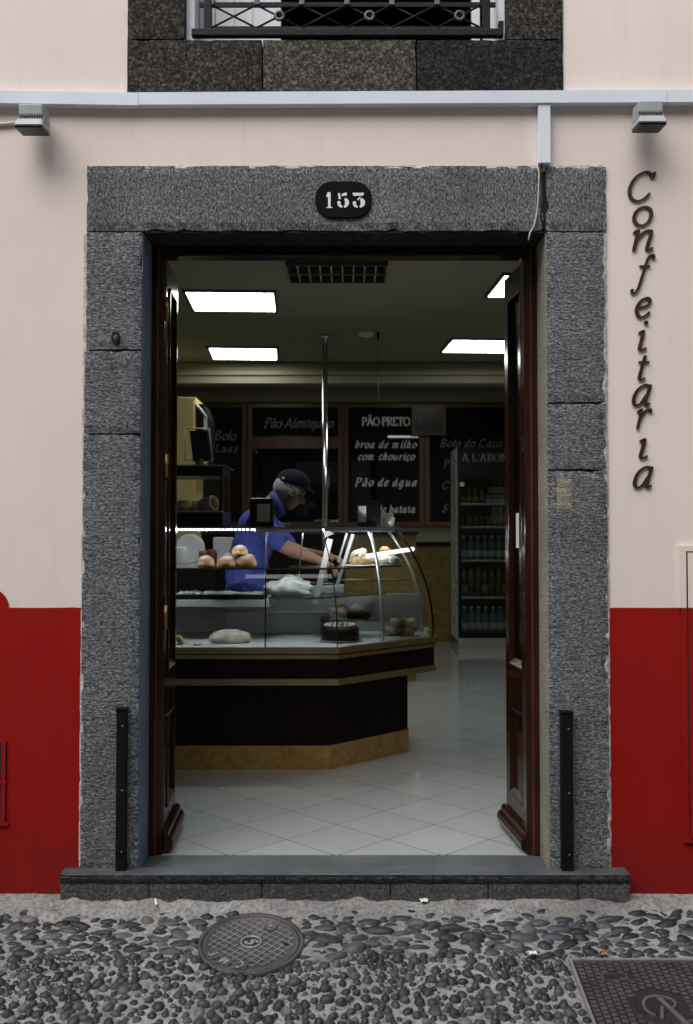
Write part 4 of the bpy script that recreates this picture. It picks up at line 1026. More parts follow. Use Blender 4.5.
# wall clock
A, B = at(411, 436, BY - .05), at(446, 405, BY - .05); ck = thing('wall_clock', 'square wooden wall clock with dark face beside the middle menu board', 'clock', ((A.x + B.x) / 2, BY - .05, A.z))
b = MB(); b.box(A.x, B.x, BY - .11, BY - .046, A.z, B.z, None, .01); part(b, 'case', 'panel_wood', ck)
b = MB(); b.box(A.x + .05, B.x - .05, BY - .114, BY - .109, A.z + .05, B.z - .05); part(b, 'face', 'clockface', ck)
b = MB(); cc = Vector(((A.x + B.x) / 2, BY - .117, (A.z + B.z) / 2))
for k in range(12):
    a = R(30 * k); r = .105; s_ = .010 if k % 3 == 0 else .005; q = cc + Vector((math.sin(a) * r, 0, math.cos(a) * r)); b.box(q.x - s_, q.x + s_, q.y, q.y + .002, q.z - s_, q.z + s_)
part(b, 'hour_marks', 'lettering_dim', ck)
b = MB(); b.tube([cc, cc + Vector((.03, 0, .05))], .004, None, 6); b.tube([cc, cc + Vector((-.07, 0, .03))], .003, None, 6); part(b, 'hands', 'lettering_dim', ck)

# ceiling lights
def panel(px, py, rz, label, proto=[]):
    d_ = ray(px, py); t = (CEIL - .012 - CZ) / d_.z; p = Vector((0, CY, CZ)) + d_ * t; p.z = CEIL
    t = thing('ceiling_light', label, 'ceiling light', p, 'square panel lights in the ceiling')
    h = .282; b = MB()
    for (x0, x1, y0, y1) in ((-h - .02, h + .02, -h - .02, -h), (-h - .02, h + .02, h, h + .02), (-h - .02, -h, -h, h), (h, h + .02, -h, h)): b.box(p.x + x0, p.x + x1, p.y + y0, p.y + y1, p.z - .018, p.z - .001, None, .002)
    part(b, 'frame', 'light_trim', t)
    b = MB(); b.box(p.x - h, p.x + h, p.y - h, p.y + h, p.z - .012, p.z - .004); part(b, 'diffuser', 'panel_light', t)
    t.rotation_euler.z = R(rz)
panel(232.5, 302, 2.5, 'lit square ceiling panel nearest the door on the left'); panel(244, 354, 3.5, 'lit square ceiling panel further back on the left')
panel(540, 287, 2.5, 'lit square ceiling panel nearest the door on the right, half behind the door leaf'); panel(481, 346.5, 3.5, 'lit square ceiling panel further back on the right')
def high_panel(x, y, label):
    t = thing('ceiling_light', label, 'ceiling light', (x, y, 3.3), 'square panel lights in the ceiling')
    b = MB(); b.box(x - .32, x + .32, y - .32, y + .32, 3.284, 3.299, None, .002); part(b, 'frame', 'white_lam', t)
    b = MB(); b.box(x - .3, x + .3, y - .3, y + .3, 3.280, 3.2835); part(b, 'diffuser', 'panel_dim', t)
high_panel(-.9, 6.7, 'ceiling panel in the raised back ceiling on the left, hidden by the beam'); high_panel(1.0, 6.7, 'ceiling panel in the raised back ceiling on the right, hidden by the beam')
# unlit louvre fitting
d_ = ray(337, 270.5); t_ = (CEIL - .05 - CZ) / d_.z; p = Vector((0, CY, CZ)) + d_ * t_
lf = thing('louvre_light', 'unlit aluminium louvre light fitting on the ceiling just inside the door', 'ceiling light', (p.x, p.y, CEIL))
hx, hy = .285, .20; b = MB()
for (x0, x1, y0, y1) in ((-hx, hx, -hy, -hy + .012), (-hx, hx, hy - .012, hy), (-hx, -hx + .01, -hy, hy), (hx - .01, hx, -hy, hy), (-hx, hx, -.012, .012)): b.box(p.x + x0, p.x + x1, p.y + y0, p.y + y1, CEIL - .075, CEIL - .001)
b.box(p.x - hx, p.x + hx, p.y - hy, p.y + hy, CEIL - .012, CEIL - .002); part(b, 'housing', 'light_trim', lf)
b = MB()
for i in range(1, 9):
    x_ = p.x - hx + 2 * hx * i / 9
    for (y0, y1) in ((-hy + .013, -.013), (.013, hy - .013)): b.box(x_ - .004, x_ + .004, p.y + y0, p.y + y1, CEIL - .072, CEIL - .02)
part(b, 'louvre_blades', 'alu', lf)
for yy in (-.1, .1):
    b = MB(); b.tube([(p.x - hx + .02, p.y + yy, CEIL - .035), (p.x + hx - .02, p.y + yy, CEIL - .035)], .013, None, 10); part(b, 'tube_lamp', 'white_lam', lf)
d_ = ray(366, 331); t_ = (CEIL - CZ) / d_.z; q = Vector((0, CY, CZ)) + d_ * t_
b = MB(); b.lathe((q.x, q.y, CEIL - .045), [(.03, 0), (.055, .012), (.06, .03), (.06, .044)], None, 20); one(b, 'smoke_detector', 'white_lam', 'small white smoke detector on the ceiling right of the pole', 'smoke detector')
b = MB(); q2 = at(378, 340, q.y + .05); b.tube([(q2.x, q.y + .05, CEIL - .001), (q2.x, q.y + .05, CEIL - .06)], .012, 'black_plastic', 8); b.tube([(q2.x, q.y + .05, CEIL - .05), (q2.x + .004, q.y + .05, 1.85)], .0022, 'black_plastic', 6)
one(b, 'pull_cord', None, 'thin dark cord hanging from the ceiling beside the smoke detector', 'cord')

# chrome pole
PY_ = 3.9; px_ = X(325, 430, PY_)
po = thing('chrome_pole', 'slim chrome pole rising behind the counter to the ceiling', 'pole', (px_, PY_, FZ))
b = MB(); b.tube([(px_, PY_, FZ), (px_, PY_, CEIL - .001)], .021, None, 16); part(b, 'tube', 'chrome', po)
b = MB(); b.lathe((px_, PY_, CEIL - .03), [(.022, 0), (.04, .008), (.042, .029)], None, 18); part(b, 'ceiling_collar', 'chrome', po)
b = MB(); b.lathe((px_, PY_, FZ), [(.06, 0), (.06, .006), (.024, .02)], None, 18); part(b, 'foot_flange', 'chrome', po)

# ---------------------------------------------------------------- display counter
AY = Y0 = 1.58
A_, B_, C_, D_ = (-1.75, 1.58), (-.045, 1.58), (.545, 2.17), (.545, 2.80)
def offs(path, d):                         # inset a polyline to its left (towards the shop rear)
    P = [Vector((*p, 0)) for p in path]; out = []
    dirs = [(P[i + 1] - P[i]).normalized() for i in range(len(P) - 1)]
    for i, p in enumerate(P):
        if i == 0: n = Vector((-dirs[0].y, dirs[0].x, 0)); out.append(p + n * d)
        elif i == len(P) - 1: n = Vector((-dirs[-1].y, dirs[-1].x, 0)); out.append(p + n * d)
        else:
            n0 = Vector((-dirs[i - 1].y, dirs[i - 1].x, 0)); n1 = Vector((-dirs[i].y, dirs[i].x, 0)); k = n0 + n1; out.append(p + k * (d / (1 + n0.dot(n1))))
    return out
PATH = [A_, B_, C_, D_]
def slab(b, d, z0, z1, m=None, back=2.6, d_end=0.):
    P = offs(PATH, d); P[2] = P[2] - Vector((d_end, d_end, 0)); P[3] = P[3] - Vector((d_end, 0, 0)); P[-1].y = back; pts = [(p.x, p.y, z0) for p in P] + [(A_[0], back, z0)]
    b.prism(pts, (0, 0, z1 - z0), m)
def band(b, d0, d1, z0, z1, m=None):
    P, Q = offs(PATH, d0), offs(PATH, d1)
    for i in range(3):
        b.prism([(P[i].x, P[i].y, z0), (P[i + 1].x, P[i + 1].y, z0), (Q[i + 1].x, Q[i + 1].y, z0), (Q[i].x, Q[i].y, z0)], (0, 0, z1 - z0), m)
def zY(py, D): return at(CX0, py, D).z
ct = thing('display_counter', 'bakery display counter with curved glass and dark wood base', 'counter', (-.6, 2.0, FZ))
ZG = zY(659, 1.58); ZL = zY(648, 1.58); ZR0, ZR1 = zY(685, 1.58), zY(679, 1.58); ZK = zY(746, 1.70); ZT = 1.462
b = MB(); slab(b, .125, FZ, ZK, None, 2.5, .04); part(b, 'kick_plate', 'marble', ct)
b = MB(); slab(b, .13, ZK + .001, ZR0 - .001, None, 2.55, .04); part(b, 'base_cabinet', 'counter_wood', ct)
b = MB(); slab(b, .008, ZR0, ZL - .003, None, 2.6); part(b, 'upper_cabinet', 'counter_wood', ct)
b = MB(); band(b, -.004, .02, ZR0 - .002, ZR1 + .0); part(b, 'lower_trim', 'gold', ct)
b = MB(); band(b, -.003, .02, ZG, ZG + .022); part(b, 'middle_trim', 'gold', ct)
b = MB(); band(b, -.006, .03, ZG + .029, ZL + .002); part(b, 'upper_trim', 'gold', ct)
b = MB(); slab(b, .031, ZL - .0025, ZL + .0, None, 2.56); part(b, 'display_deck', 'white_lam', ct)
# curved front glass
LEAN, NS = .22, 10
def gprof(t): return LEAN * t ** 2.3
def gpt(seg_pts, d, t): return None
def glass_band(x_from, x_to, seg, name, thick=.006, m='glass', tf=None, tt=None):
    """seg 0: front, 1: angled. x_from..x_to are fractions along the segment"""
    b = MB(); rows = []
    for k in range(NS + 1):
        t = k / NS; P = offs(PATH, .012 + gprof(t)); a, c = P[seg], P[seg + 1]; z = ZL + .002 + (ZT - .004 - ZL) * t
        g_ = gprof(t) / LEAN; xf = x_from + ((tf if tf is not None else x_from) - x_from) * g_; xt = x_to + ((tt if tt is not None else x_to) - x_to) * g_; rows.append([(a + (c - a) * xf).to_tuple()[:2] + (z,), (a + (c - a) * xt).to_tuple()[:2] + (z,)])
    for r0, r1 in zip(rows, rows[1:]):
        f = b.bm.faces.new([b.bm.verts.new(v) for v in (r0[0], r0[1], r1[1], r1[0])]); f.smooth = True
    bmesh.ops.remove_doubles(b.bm, verts=b.bm.verts[:], dist=1e-5)
    return part(b, name, m, ct)
f267 = (X(267, 600, 1.65) - A_[0]) / (B_[0] - A_[0])
_P = offs(PATH, .012 + LEAN); f267t = (X(267, 530, 1.84) - _P[0].x) / (_P[1].x - _P[0].x)
glass_band(0, f267 - .001, 0, 'front_glass', tt=f267t - .001); glass_band(f267 + .001, .999, 0, 'front_glass', tf=f267t + .001)
glass_band(.001, .455, 1, 'front_glass', tt=.62); glass_band(.46, .999, 1, 'front_glass', tf=.625)
b = MB()
P = offs(PATH, .012); 
rows = []
for k in range(NS + 1):
    t = k / NS; q = offs(PATH, .012 + gprof(t)); z = ZL + .002 + (ZT - .004 - ZL) * t; rows.append([(q[2].x, q[2].y, z), (q[2].x - .0, 2.55, z)])
for r0, r1 in zip(rows, rows[1:]):
    f = b.bm.faces.new([b.bm.verts.new(v) for v in (r0[0], r0[1], r1[1], r1[0])]); f.smooth = True
bmesh.ops.remove_doubles(b.bm, verts=b.bm.verts[:], dist=1e-5)
part(b, 'end_glass', 'glass', ct)
# seams and mullions following the glass curve
def curve_pts(seg, frac, off=0., top=None):
    out = []
    for k in range(NS + 1):
        t = k / NS; P = offs(PATH, .012 + gprof(t) + off); q = P[seg] + (P[seg + 1] - P[seg]) * (frac + ((top if top is not None else frac) - frac) * gprof(t) / LEAN); out.append((q.x, q.y, ZL + .002 + (ZT - .006 - ZL) * t))
    return out
b = MB(); b.tube(curve_pts(0, f267, .004, f267t), .0045, None, 6); part(b, 'glass_joint', 'black_plastic', ct)
b = MB(); b.tube(curve_pts(1, 0., .002), .0035, None, 6); part(b, 'glass_joint', 'black_plastic', ct)
b = MB(); b.tube(curve_pts(1, .457, .010, .622), .010, None, 8); part(b, 'mullion', 'alu', ct)
b = MB(); b.tube(curve_pts(1, 1., .0), .007, None, 8); part(b, 'end_edge', 'black_plastic', ct)
b = MB(); b.tube([(p_[0] - .05, p_[1] + .24, p_[2]) for p_ in curve_pts(1, 1., .0)], .008, None, 8); part(b, 'mullion', 'alu', ct)
# top shelf of glass + led
b = MB(); slab(b, LEAN + .002, ZT, ZT + .010, None, 2.58); part(b, 'top_shelf', 'shelf_glass', ct)
b = MB(); band(b, LEAN - .002, LEAN + .0015, ZT - .001, ZT + .0105); part(b, 'top_edge', 'glass_edge', ct)
b = MB(); P = offs(PATH, LEAN + .006)
x1 = X(262, 530, P[0].y)
n_led = 34
for k in range(n_led):
    xx = -1.3 + (x1 + 1.3) * (k + .5) / n_led; b.box(xx - .0035, xx + .0035, P[0].y, P[0].y + .010, ZT - .009, ZT - .004)
part(b, 'led_strip', 'led', ct)
b = MB(); b.box(A_[0], P[1].x, P[0].y - .002, P[0].y + .025, ZT - .0025, ZT - .0005); part(b, 'strip_channel', 'alu', ct)
# unseen lamps added under the top edge to brighten the display, aluminium lip hides them
for i_, (fa, fb) in enumerate((((x1 + .03 - A_[0]) / (B_[0] - A_[0]), .99), (.02, .95))):
    Pl, Pq = offs(PATH, LEAN + .004), offs(PATH, LEAN + .008); Pr, Ps = offs(PATH, LEAN + .016), offs(PATH, LEAN + .034)
    L4 = lambda P_, f_: P_[i_] + (P_[i_ + 1] - P_[i_]) * f_
    b = MB(); b.prism([(*L4(Pl, fa)[:2], ZT - .020), (*L4(Pl, fb)[:2], ZT - .020), (*L4(Pq, fb)[:2], ZT - .020), (*L4(Pq, fa)[:2], ZT - .020)], (0, 0, .019)); part(b, 'added_fill_lamp_lip', 'alu', ct)
    b = MB(); b.prism([(*L4(Pr, fa)[:2], ZT - .012), (*L4(Pr, fb)[:2], ZT - .012), (*L4(Ps, fb)[:2], ZT - .012), (*L4(Ps, fa)[:2], ZT - .012)], (0, 0, .008)); part(b, 'added_fill_lamp', 'added_fill_lamp', ct)
# glass shelves
SZ1, SZ2 = zY(568, 1.80), zY(596, 1.95)
def inner_slab(b, d, back, z0, z1, x_left=None):
    P = offs(PATH, d); pts = [(p.x, p.y, z0) for p in P[:3]] + [(P[2].x, back, z0), (A_[0], back, z0)]; b.prism(pts, (0, 0, z1 - z0))
b = MB(); inner_slab(b, .20, 2.3, SZ1 - .008, SZ1); part(b, 'glass_shelf', 'shelf_glass', ct)
b = MB(); P = offs(PATH, .198); Q = offs(PATH, .2)
for i in range(2): b.prism([(P[i].x, P[i].y, SZ1 - .009), (P[i + 1].x, P[i + 1].y, SZ1 - .009), (Q[i + 1].x, Q[i + 1].y, SZ1 - .009), (Q[i].x, Q[i].y, SZ1 - .009)], (0, 0, .010))
part(b, 'shelf_edge', 'glass_edge', ct)
b = MB(); P = offs(PATH, .24); xs0 = X(270, 600, 1.9)
b.prism([(xs0, P[0].y, SZ2 - .008), (P[1].x, P[1].y, SZ2 - .008), (P[2].x - .06, P[2].y - .06, SZ2 - .008), (P[2].x - .06, 2.35, SZ2 - .008), (xs0, 2.35, SZ2 - .008)], (0, 0, .008)); part(b, 'glass_shelf', 'shelf_glass', ct)
b = MB(); b.box(xs0, P[1].x, P[0].y - .002, P[0].y, SZ2 - .010, SZ2 + .002); part(b, 'shelf_edge', 'glass_edge', ct)
b = MB(); b.box(A_[0], xs0 - .01, 1.98, 2.5, zY(607, 1.98), zY(600, 1.98), None, .003); part(b, 'worktop', 'white_lam', ct)
b = MB(); b.box(A_[0], .50, 2.52, 2.54, ZL, SZ2 - .02); part(b, 'rear_door', 'white_lam', ct)
b = MB(); b.box(X(226, 630, 2.35), X(330, 630, 2.35), 2.30, 2.32, ZL + .002, zY(612, 2.3), None, .002); part(b, 'rear_panel', 'grey_lam', ct)
# shelf supports: leaning flat bars
def bar(pts, wd, m, name):
    b = MB(); P = [at(*q) for q in pts]
    for a, c in zip(P, P[1:]):
        d = (c - a).normalized(); s_ = d.cross(Vector((0, 1, 0))).normalized() * wd / 2
        b.prism([a - s_, a + s_, c + s_, c - s_], (0, .012, 0))
    return part(b, name, m, ct)
bar([(330, 539, 1.98), (315, 604, 1.98)], .034, 'white_lam', 'shelf_support')
bar([(353, 534, 2.2), (335, 592, 2.2)], .020, 'white_lam', 'shelf_support')
bar([(347, 533, 2.35), (338, 562, 2.35)], .012, 'alu', 'shelf_support')
bar([(303, 533, 2.3), (298, 583, 2.3)], .007, 'chrome', 'shelf_support')
# glowing tube that draws a light reflection on the angled glass
p0, p1 = at(367, 556, 2.02), at(413, 549, 2.35)
b = MB(); b.tube([p0, p1], .013, None, 10); part(b, 'reflection_tube', 'glass_reflection', ct)
b = MB(); b.tube([at(338, 580, 2.3), at(408, 580, 2.35)], .006, None, 8); part(b, 'rear_rail', 'gold', ct)

# ---- breads and cakes
def bread(name, px, py, Y, rx, ry, rz, m, label, cat='bread', zbase=None, lump=.1, rot=0, group=None, cut=-.55):
    c = at(px, py, Y)
    if zbase is not None: c.z = zbase + rz * abs(cut) * .98
    b = MB(); b.ball(c, (rx, ry, rz), None, 22, Matrix.Rotation(rot, 3, 'Z'), lump, 2.0, cut); return one(b, name, m, label, cat, group)
GB = 'dark crusted round breads on the glass shelf'
k6 = 5.85 / F
bread('bread_roll', 206, 558, 1.9, 8.5 * k6, .055, 8 * k6, 'bun', 'single round dark crusted bread at the left of the shelf', 'bread', SZ1, group=GB)
bread('bread_roll', 226.5, 558, 1.87, 9.5 * k6, .06, 7.5 * k6, 'bun', 'left bread at the bottom of the pile on the glass shelf', 'bread', SZ1, group=GB)
bread('bread_roll', 246, 557, 1.90, 11 * k6, .06, 9 * k6, 'bun', 'right bread at the bottom of the pile on the glass shelf', 'bread', SZ1, group=GB)
bread('bread_roll', 240, 547, 1.90, 8.5 * k6, .05, 7.5 * k6, 'bun', 'round bread lying on top of the pile on the glass shelf', 'bread', SZ1 + .064, group=GB)
bread('bread_roll', 228, 549, 2.06, 7 * k6, .05, 9 * k6, 'bun', 'bread half hidden behind the pile on the glass shelf', 'bread', SZ1, group=GB)
bread('bread_loaf', 231, 640, 1.86, 21 * k6, .085, 10 * k6, 'flour_bread', 'flat floury white loaf on the floor of the display', 'bread', ZL, .12, .1, cut=-.35)
b = MB(); c = at(178, 645, 1.75); 
for k in range(5): b.ball((c.x + .012 * k - .03, c.y + .02 * (k % 2), ZL + .018 + .012 * (k % 3)), (.028, .028, .012), None, 10, Matrix.Rotation(.5 * k - .8, 3, 'Y'), .1)
one(b, 'biscuit_heap', 'pastry', 'small heap of pale biscuits in the lower left of the display', 'biscuits')
bread('small_biscuit', 197, 647, 1.72, .022, .022, .010, 'flour_bread', 'single pale biscuit beside the floury loaf', 'biscuit', ZL)
def sheetpaper(x0, x1, py, Y, d, name, m, label, cat, z=None, amp=.012):
    A, B = at(x0, py, Y), at(x1, py, Y); z0 = A.z if z is None else z; b = MB(); n = 12
    g_ = [[b.bm.verts.new((A.x + (B.x - A.x) * i / n, Y + d * j / 6, z0 + .002 + amp * abs(mnoise.noise(Vector((i * .6 + x0, j * .7, 1)))) * 2)) for j in range(7)] for i in range(n + 1)]
    for i in range(n):
        for j in range(6):
            f = b.bm.faces.new([g_[i][j], g_[i + 1][j], g_[i + 1][j + 1], g_[i][j + 1]])
    one(b, name, m, label, cat)
ZW = zY(600, 1.98)
b = MB(); A, B = at(176, 592, 2.0), at(264, 592, 2.0); b.box(A.x - .2, B.x, 2.0, 2.3, ZW + .001, ZW + .012); b.box(A.x - .2, B.x, 2.0, 2.006, ZW + .012, ZW + .03); one(b, 'baking_tray', 'counter_wood', 'dark shallow tray lying on the white worktop inside the counter', 'tray')
sheetpaper(176, 200, 590, 2.03, .2, 'paper_sheet', 'paper', 'crumpled white paper at the left end of the dark tray', 'paper', ZW + .028, .02)
sheetpaper(203, 262, 592, 2.03, .2, 'paper_sheet', 'paper', 'long white paper lining the right part of the dark tray', 'paper', ZW + .028, .014)
b = MB(); c = at(290, 592, 2.08); b.ball((c.x, c.y, SZ2 + .03), (.14, .10, .075), None, 22, None, .45, 2.6, -.4); one(b, 'plastic_bag', 'paper', 'crumpled white plastic bag on the glass shelf below the hand', 'bag')
b = MB(); c = at(325, 588, 2.2); b.box(c.x - .14, c.x + .12, 2.15, 2.33, SZ2 + .0, SZ2 + .05, 'white_lam', .01); b.ball((c.x - .03, 2.22, SZ2 + .055), (.10, .05, .02), 'bottle_green', 12, None, .4, 3); one(b, 'salad_tray', None, 'pale tray with green filling behind the white bag', 'tray')
def plate(px, py, Y, r, z, label):
    c = at(px, py, Y); b = MB(); b.lathe((c.x, Y, z), [(r * .6, .0005), (r * .95, .006), (r, .011), (r * .97, .011), (r * .6, .004)], None, 28); one(b, 'cake_plate', 'white_lam', label, 'plate', 'plates under the cakes'); return c
ZP = ZL + .012
c = plate(340, 641, 1.93, .125, ZL + .001, 'white plate under the dark chocolate cake')
ck_ = thing('chocolate_cake', 'dark chocolate cake with white cream dots on a plate in the display', 'cake', (c.x, 1.93, ZL + .006))
b = MB(); b.lathe((c.x, 1.93, ZL + .006), [(.10, 0), (.112, .012), (.112, .07), (.10, .082), (.001, .084)], None, 28); part(b, 'sponge', 'choc', ck_)
b = MB()
for i in range(16): a = 2 * math.pi * i / 16; b.ball((c.x + .082 * math.cos(a), 1.93 + .082 * math.sin(a), ZL + .094), (.012, .012, .010), None, 8, None, .3)
part(b, 'cream_dots', 'cream_food', ck_)
ZM = zY(621, 2.05)                                          # low step inside the corner
b = MB(); b.prism([(X(320, 620, 2.14), 2.14, ZM - .012), (X(404, 620, 2.14), 2.14, ZM - .012), (X(404, 620, 2.14), 2.48, ZM - .012), (X(320, 620, 2.14), 2.48, ZM - .012)], (0, 0, .010)); 
for xx in (X(322, 620, 2.14), X(402, 620, 2.14)): b.box(xx - .006, xx + .006, 2.16, 2.46, ZL + .001, ZM - .012)
part(b, 'cake_step', 'shelf_glass', ct)
c = at(336, 613, 2.25); b = MB()
for i in range(9): b.ball((c.x + random.uniform(-.05, .05), 2.25 + random.uniform(-.04, .04), ZM + .02 + random.uniform(0, .045)), (.034, .032, .026), None, 12, None, .2)
one(b, 'pink_pastry_heap', 'pink', 'heap of pinkish iced pastries left of the dark tart', 'pastries')
c = at(358, 616, 2.27); tk = thing('dark_tart', 'dark glazed tart with a cream swirl behind the chocolate cake', 'tart', (c.x, 2.27, ZM))
b = MB(); b.lathe((c.x, 2.27, ZM), [(.07, 0), (.085, .03), (.075, .04), (.001, .042)], None, 24); part(b, 'tart_base', 'choc', tk)
b = MB(); b.lathe((c.x - .01, 2.26, ZM + .042), [(.055, 0), (.045, .022), (.022, .036), (.004, .046)], None, 18); part(b, 'cream_swirl', 'cream_food', tk)
b = MB(); c = at(371, 612, 2.3); b.prism([(c.x - .02, 2.30, ZM), (c.x + .025, 2.30, ZM), (c.x + .025, 2.31, ZM + .085), (c.x - .02, 2.31, ZM + .085)], (0, .002, 0)); one(b, 'price_card', 'paper', 'small white price card standing beside the dark tart', 'card')
# top shelf cakes
c = at(361, 556, 2.12); b = MB()
b.lathe((c.x, 2.12, SZ1 + .001), [(.10, 0), (.105, .004), (.10, .008), (.001, .008)], 'white_lam', 24)
one(b, 'cake_plate', None, 'white plate on the top glass shelf under the pink pastry', 'plate', 'plates under the cakes')
b = MB(); b.ball((c.x, 2.12, SZ1 + .035), (.072, .07, .04), 'pastry', 20, None, .2, 4, -.6); b.ball((c.x - .008, 2.11, SZ1 + .066), (.055, .05, .034), 'pink', 16, None, .35, 4); b.ball((c.x + .012, 2.12, SZ1 + .09), (.024, .024, .018), 'cream_food', 12, None, .3)
for k in range(10): b.ball((c.x + random.uniform(-.05, .05), 2.09 + random.uniform(-.03, .03), SZ1 + random.uniform(.05, .085)), (.014, .012, .010), 'cream_food', 8, None, .3)
one(b, 'frosted_pastry', None, 'frosted pinkish pastry on the top shelf at the angled end', 'pastry')
c = at(385, 553, 2.26); b = MB()
for i in range(8): b.ball((c.x + random.uniform(-.07, .07), 2.26 + random.uniform(-.05, .05), SZ1 + .025 + random.uniform(0, .04)), (.04, .035, .026), 'pastry' if i % 2 else 'cream_food', 12, None, .25, 3)
b.ball((c.x, 2.24, SZ1 + .095), (.035, .03, .022), 'pastry', 12, None, .2); b.lathe((c.x, 2.26, SZ1 + .001), [(.1, 0), (.105, .006), (.001, .007)], 'white_lam', 20)
one(b, 'pastry_heap', None, 'heap of golden and white pastries at the right of the top shelf', 'pastries')
c = at(402, 638, 2.22); b = MB()
for i, (dx, dy, dz) in enumerate(((-.07, 0, .03), (-.02, .02, .035), (.04, -.01, .03), (-.045, .01, .075), (.01, .0, .078), (.07, .02, .06))):
    b.ball((c.x + dx, 2.24 + dy, ZL + dz), (.048, .036, .032), 'pastry' if i % 3 else 'pink', 14, Matrix.Rotation(i, 3, 'Z'), .2, 3)
b.ball((c.x + .06, 2.22, ZL + .08), (.04, .03, .03), 'cream_food', 12, None, .3); one(b, 'pastry_heap', None, 'heap of golden pastries on the floor of the rightmost display bay', 'pastries')

# ---- things on the counter top
TOPZ = ZT + .010
def dispenser(px0, px1, py0, Y, label, lab_px, flip):
    A, B = at(px0, py0, Y), at(px1, py0, Y); t = thing('napkin_dispenser', label, 'napkin dispenser', ((A.x + B.x) / 2, Y, TOPZ), 'black napkin dispensers on the counter')
    b = MB(); b.box(A.x, B.x, Y, Y + .11, TOPZ, A.z, None, .012); part(b, 'case', 'black_plastic', t)
    C0, C1 = at(lab_px[0], lab_px[2], Y - .001), at(lab_px[1], lab_px[3], Y - .001)
    b = MB(); b.box(C0.x, C1.x, Y - .003, Y - .0005, C1.z, C0.z, None, .001); part(b, 'paper_slot', 'paper_grey', t)
dispenser(249.5, 273, 498, 2.15, 'black napkin dispenser with white paper in front of the man', (257, 270, 504, 522), False)
dispenser(357.5, 381, 501, 2.2, 'black napkin dispenser at the angled end of the counter', (358.5, 366, 506, 522), True)
b = MB(); c = at(390.5, 520, 2.3); b.lathe((c.x, 2.3, TOPZ), [(.02, 0), (.026, .06), (.024, .06), (.018, .005)], None, 18); one(b, 'white_cup', 'paper', 'small white cup beside the right napkin dispenser', 'cup')
b = MB(); b.box(at(382, 514, 2.25).x, at(394, 514, 2.25).x, 2.32, 2.40, TOPZ, zY(513, 2.3), None, .004); one(b, 'cash_tray', 'white_lam', 'small pale box behind the white cup', 'box')
# hot display case
HY0, HY1 = 2.06, 2.5; hx1 = X(222, 490, HY0); hx0 = -1.45; hz0, hz1, hzt = zY(512, HY0), zY(476, HY0), zY(465, HY0)
hc = thing('hot_food_case', 'black framed glass food case standing on the left of the counter', 'display case', ((hx0 + hx1) / 2, HY0, TOPZ))
b = MB(); b.box(hx0, hx1 + .005, HY0 - .01, HY1, TOPZ + .001, hz0, None, .004); part(b, 'base', 'black_plastic', hc)
b = MB(); b.box(hx0, hx1, HY0, HY1, hz1, hzt - .008, None, .003); b.box(hx1 - .012, hx1, HY0, HY0 + .012, hz0, hz1); b.box(hx1 - .012, hx1, HY1 - .012, HY1, hz0, hz1); part(b, 'frame', 'black_plastic', hc)
b = MB(); b.box(hx0, hx1 + .02, HY0 - .012, HY1 + .01, hzt - .0075, hzt, None, .001); part(b, 'top_glass', 'glass_edge', hc)
b = MB(); b.box(hx0, hx1 - .013, HY0, HY0 + .004, hz0, hz1); part(b, 'front_pane', 'glass', hc)
b = MB(); b.box(hx1 - .004, hx1, HY0 + .013, HY1 - .013, hz0, hz1); part(b, 'side_pane', 'glass', hc)
b = MB(); b.box(hx0, hx1, HY0 - .004, HY0 - .0005, hz0 - .006, hz0 + .006); part(b, 'edge_trim', 'alu', hc)
b = MB(); b.ball((at(183, 505, 2.2).x, 2.22, hz0 + .035), (.07, .06, .04), None, 18, None, .12, 2, -.7); one(b, 'bread_roll', 'pastry', 'brown roll at the left inside the black glass case', 'bread')
b = MB(); c = at(207, 500, 2.2); b.tube([(c.x - .05, 2.2, hz0 + .04), (c.x - .02, 2.19, hz0 + .045), (c.x + .03, 2.18, hz0 + .055), (c.x + .05, 2.17, hz0 + .06)], [.03, .042, .05, .048], 'flour_bread', 16); b.ball((c.x + .05, 2.165, hz0 + .06), (.028, .03, .035), 'pastry', 12, None, .2)
one(b, 'filled_wrap', None, 'pale rolled wrap at the right inside the black glass case', 'sandwich')
for i, dx in enumerate((-.02, .03)):
    c = at(199, 492, 2.38); b = MB(); b.lathe((c.x + dx, 2.38, hz0), [(.018, 0), (.024, .075), (.022, .075), (.017, .004)], None, 16); one(b, 'paper_cup', 'paper', ('left', 'right')[i] + ' one of two white cups behind the wrap in the glass case', 'cup', 'cups in the glass case')
# screen in a clear stand on top
sz_ = hzt; A, B = at(190, 430, 2.2), at(212, 464, 2.2)
sn = thing('customer_screen', 'small dark tilted screen on top of the glass case', 'screen', ((A.x + B.x) / 2, 2.2, hzt))
b = MB(); q = [at(189.5, 431, 2.2), at(207, 430, 2.24), at(211, 461, 2.24), at(193, 462, 2.2)]; b.prism(q, (0, .02, 0)); part(b, 'display', 'black_plastic', sn)
b = MB()
for a_, c_ in (((184.5, 428.5, 2.19), (209, 428.5, 2.25)), ((209, 428.5, 2.25), (212.5, 460, 2.25)), ((184.5, 428.5, 2.19), (185, 460, 2.19)), ((185, 460, 2.19), (212.5, 460, 2.25))): b.tube([at(*a_), at(*c_)], .0035, None, 6)
part(b, 'wire_frame', 'white_lam', sn)
b = MB(); c = at(201, 463, 2.22); b.box(c.x - .05, c.x + .05, 2.18, 2.28, hzt, hzt + .014, None, .004); b.tube([(c.x, 2.225, hzt + .01), (c.x, 2.225, hzt + .05)], .012, None, 8); part(b, 'foot', 'marble', sn)
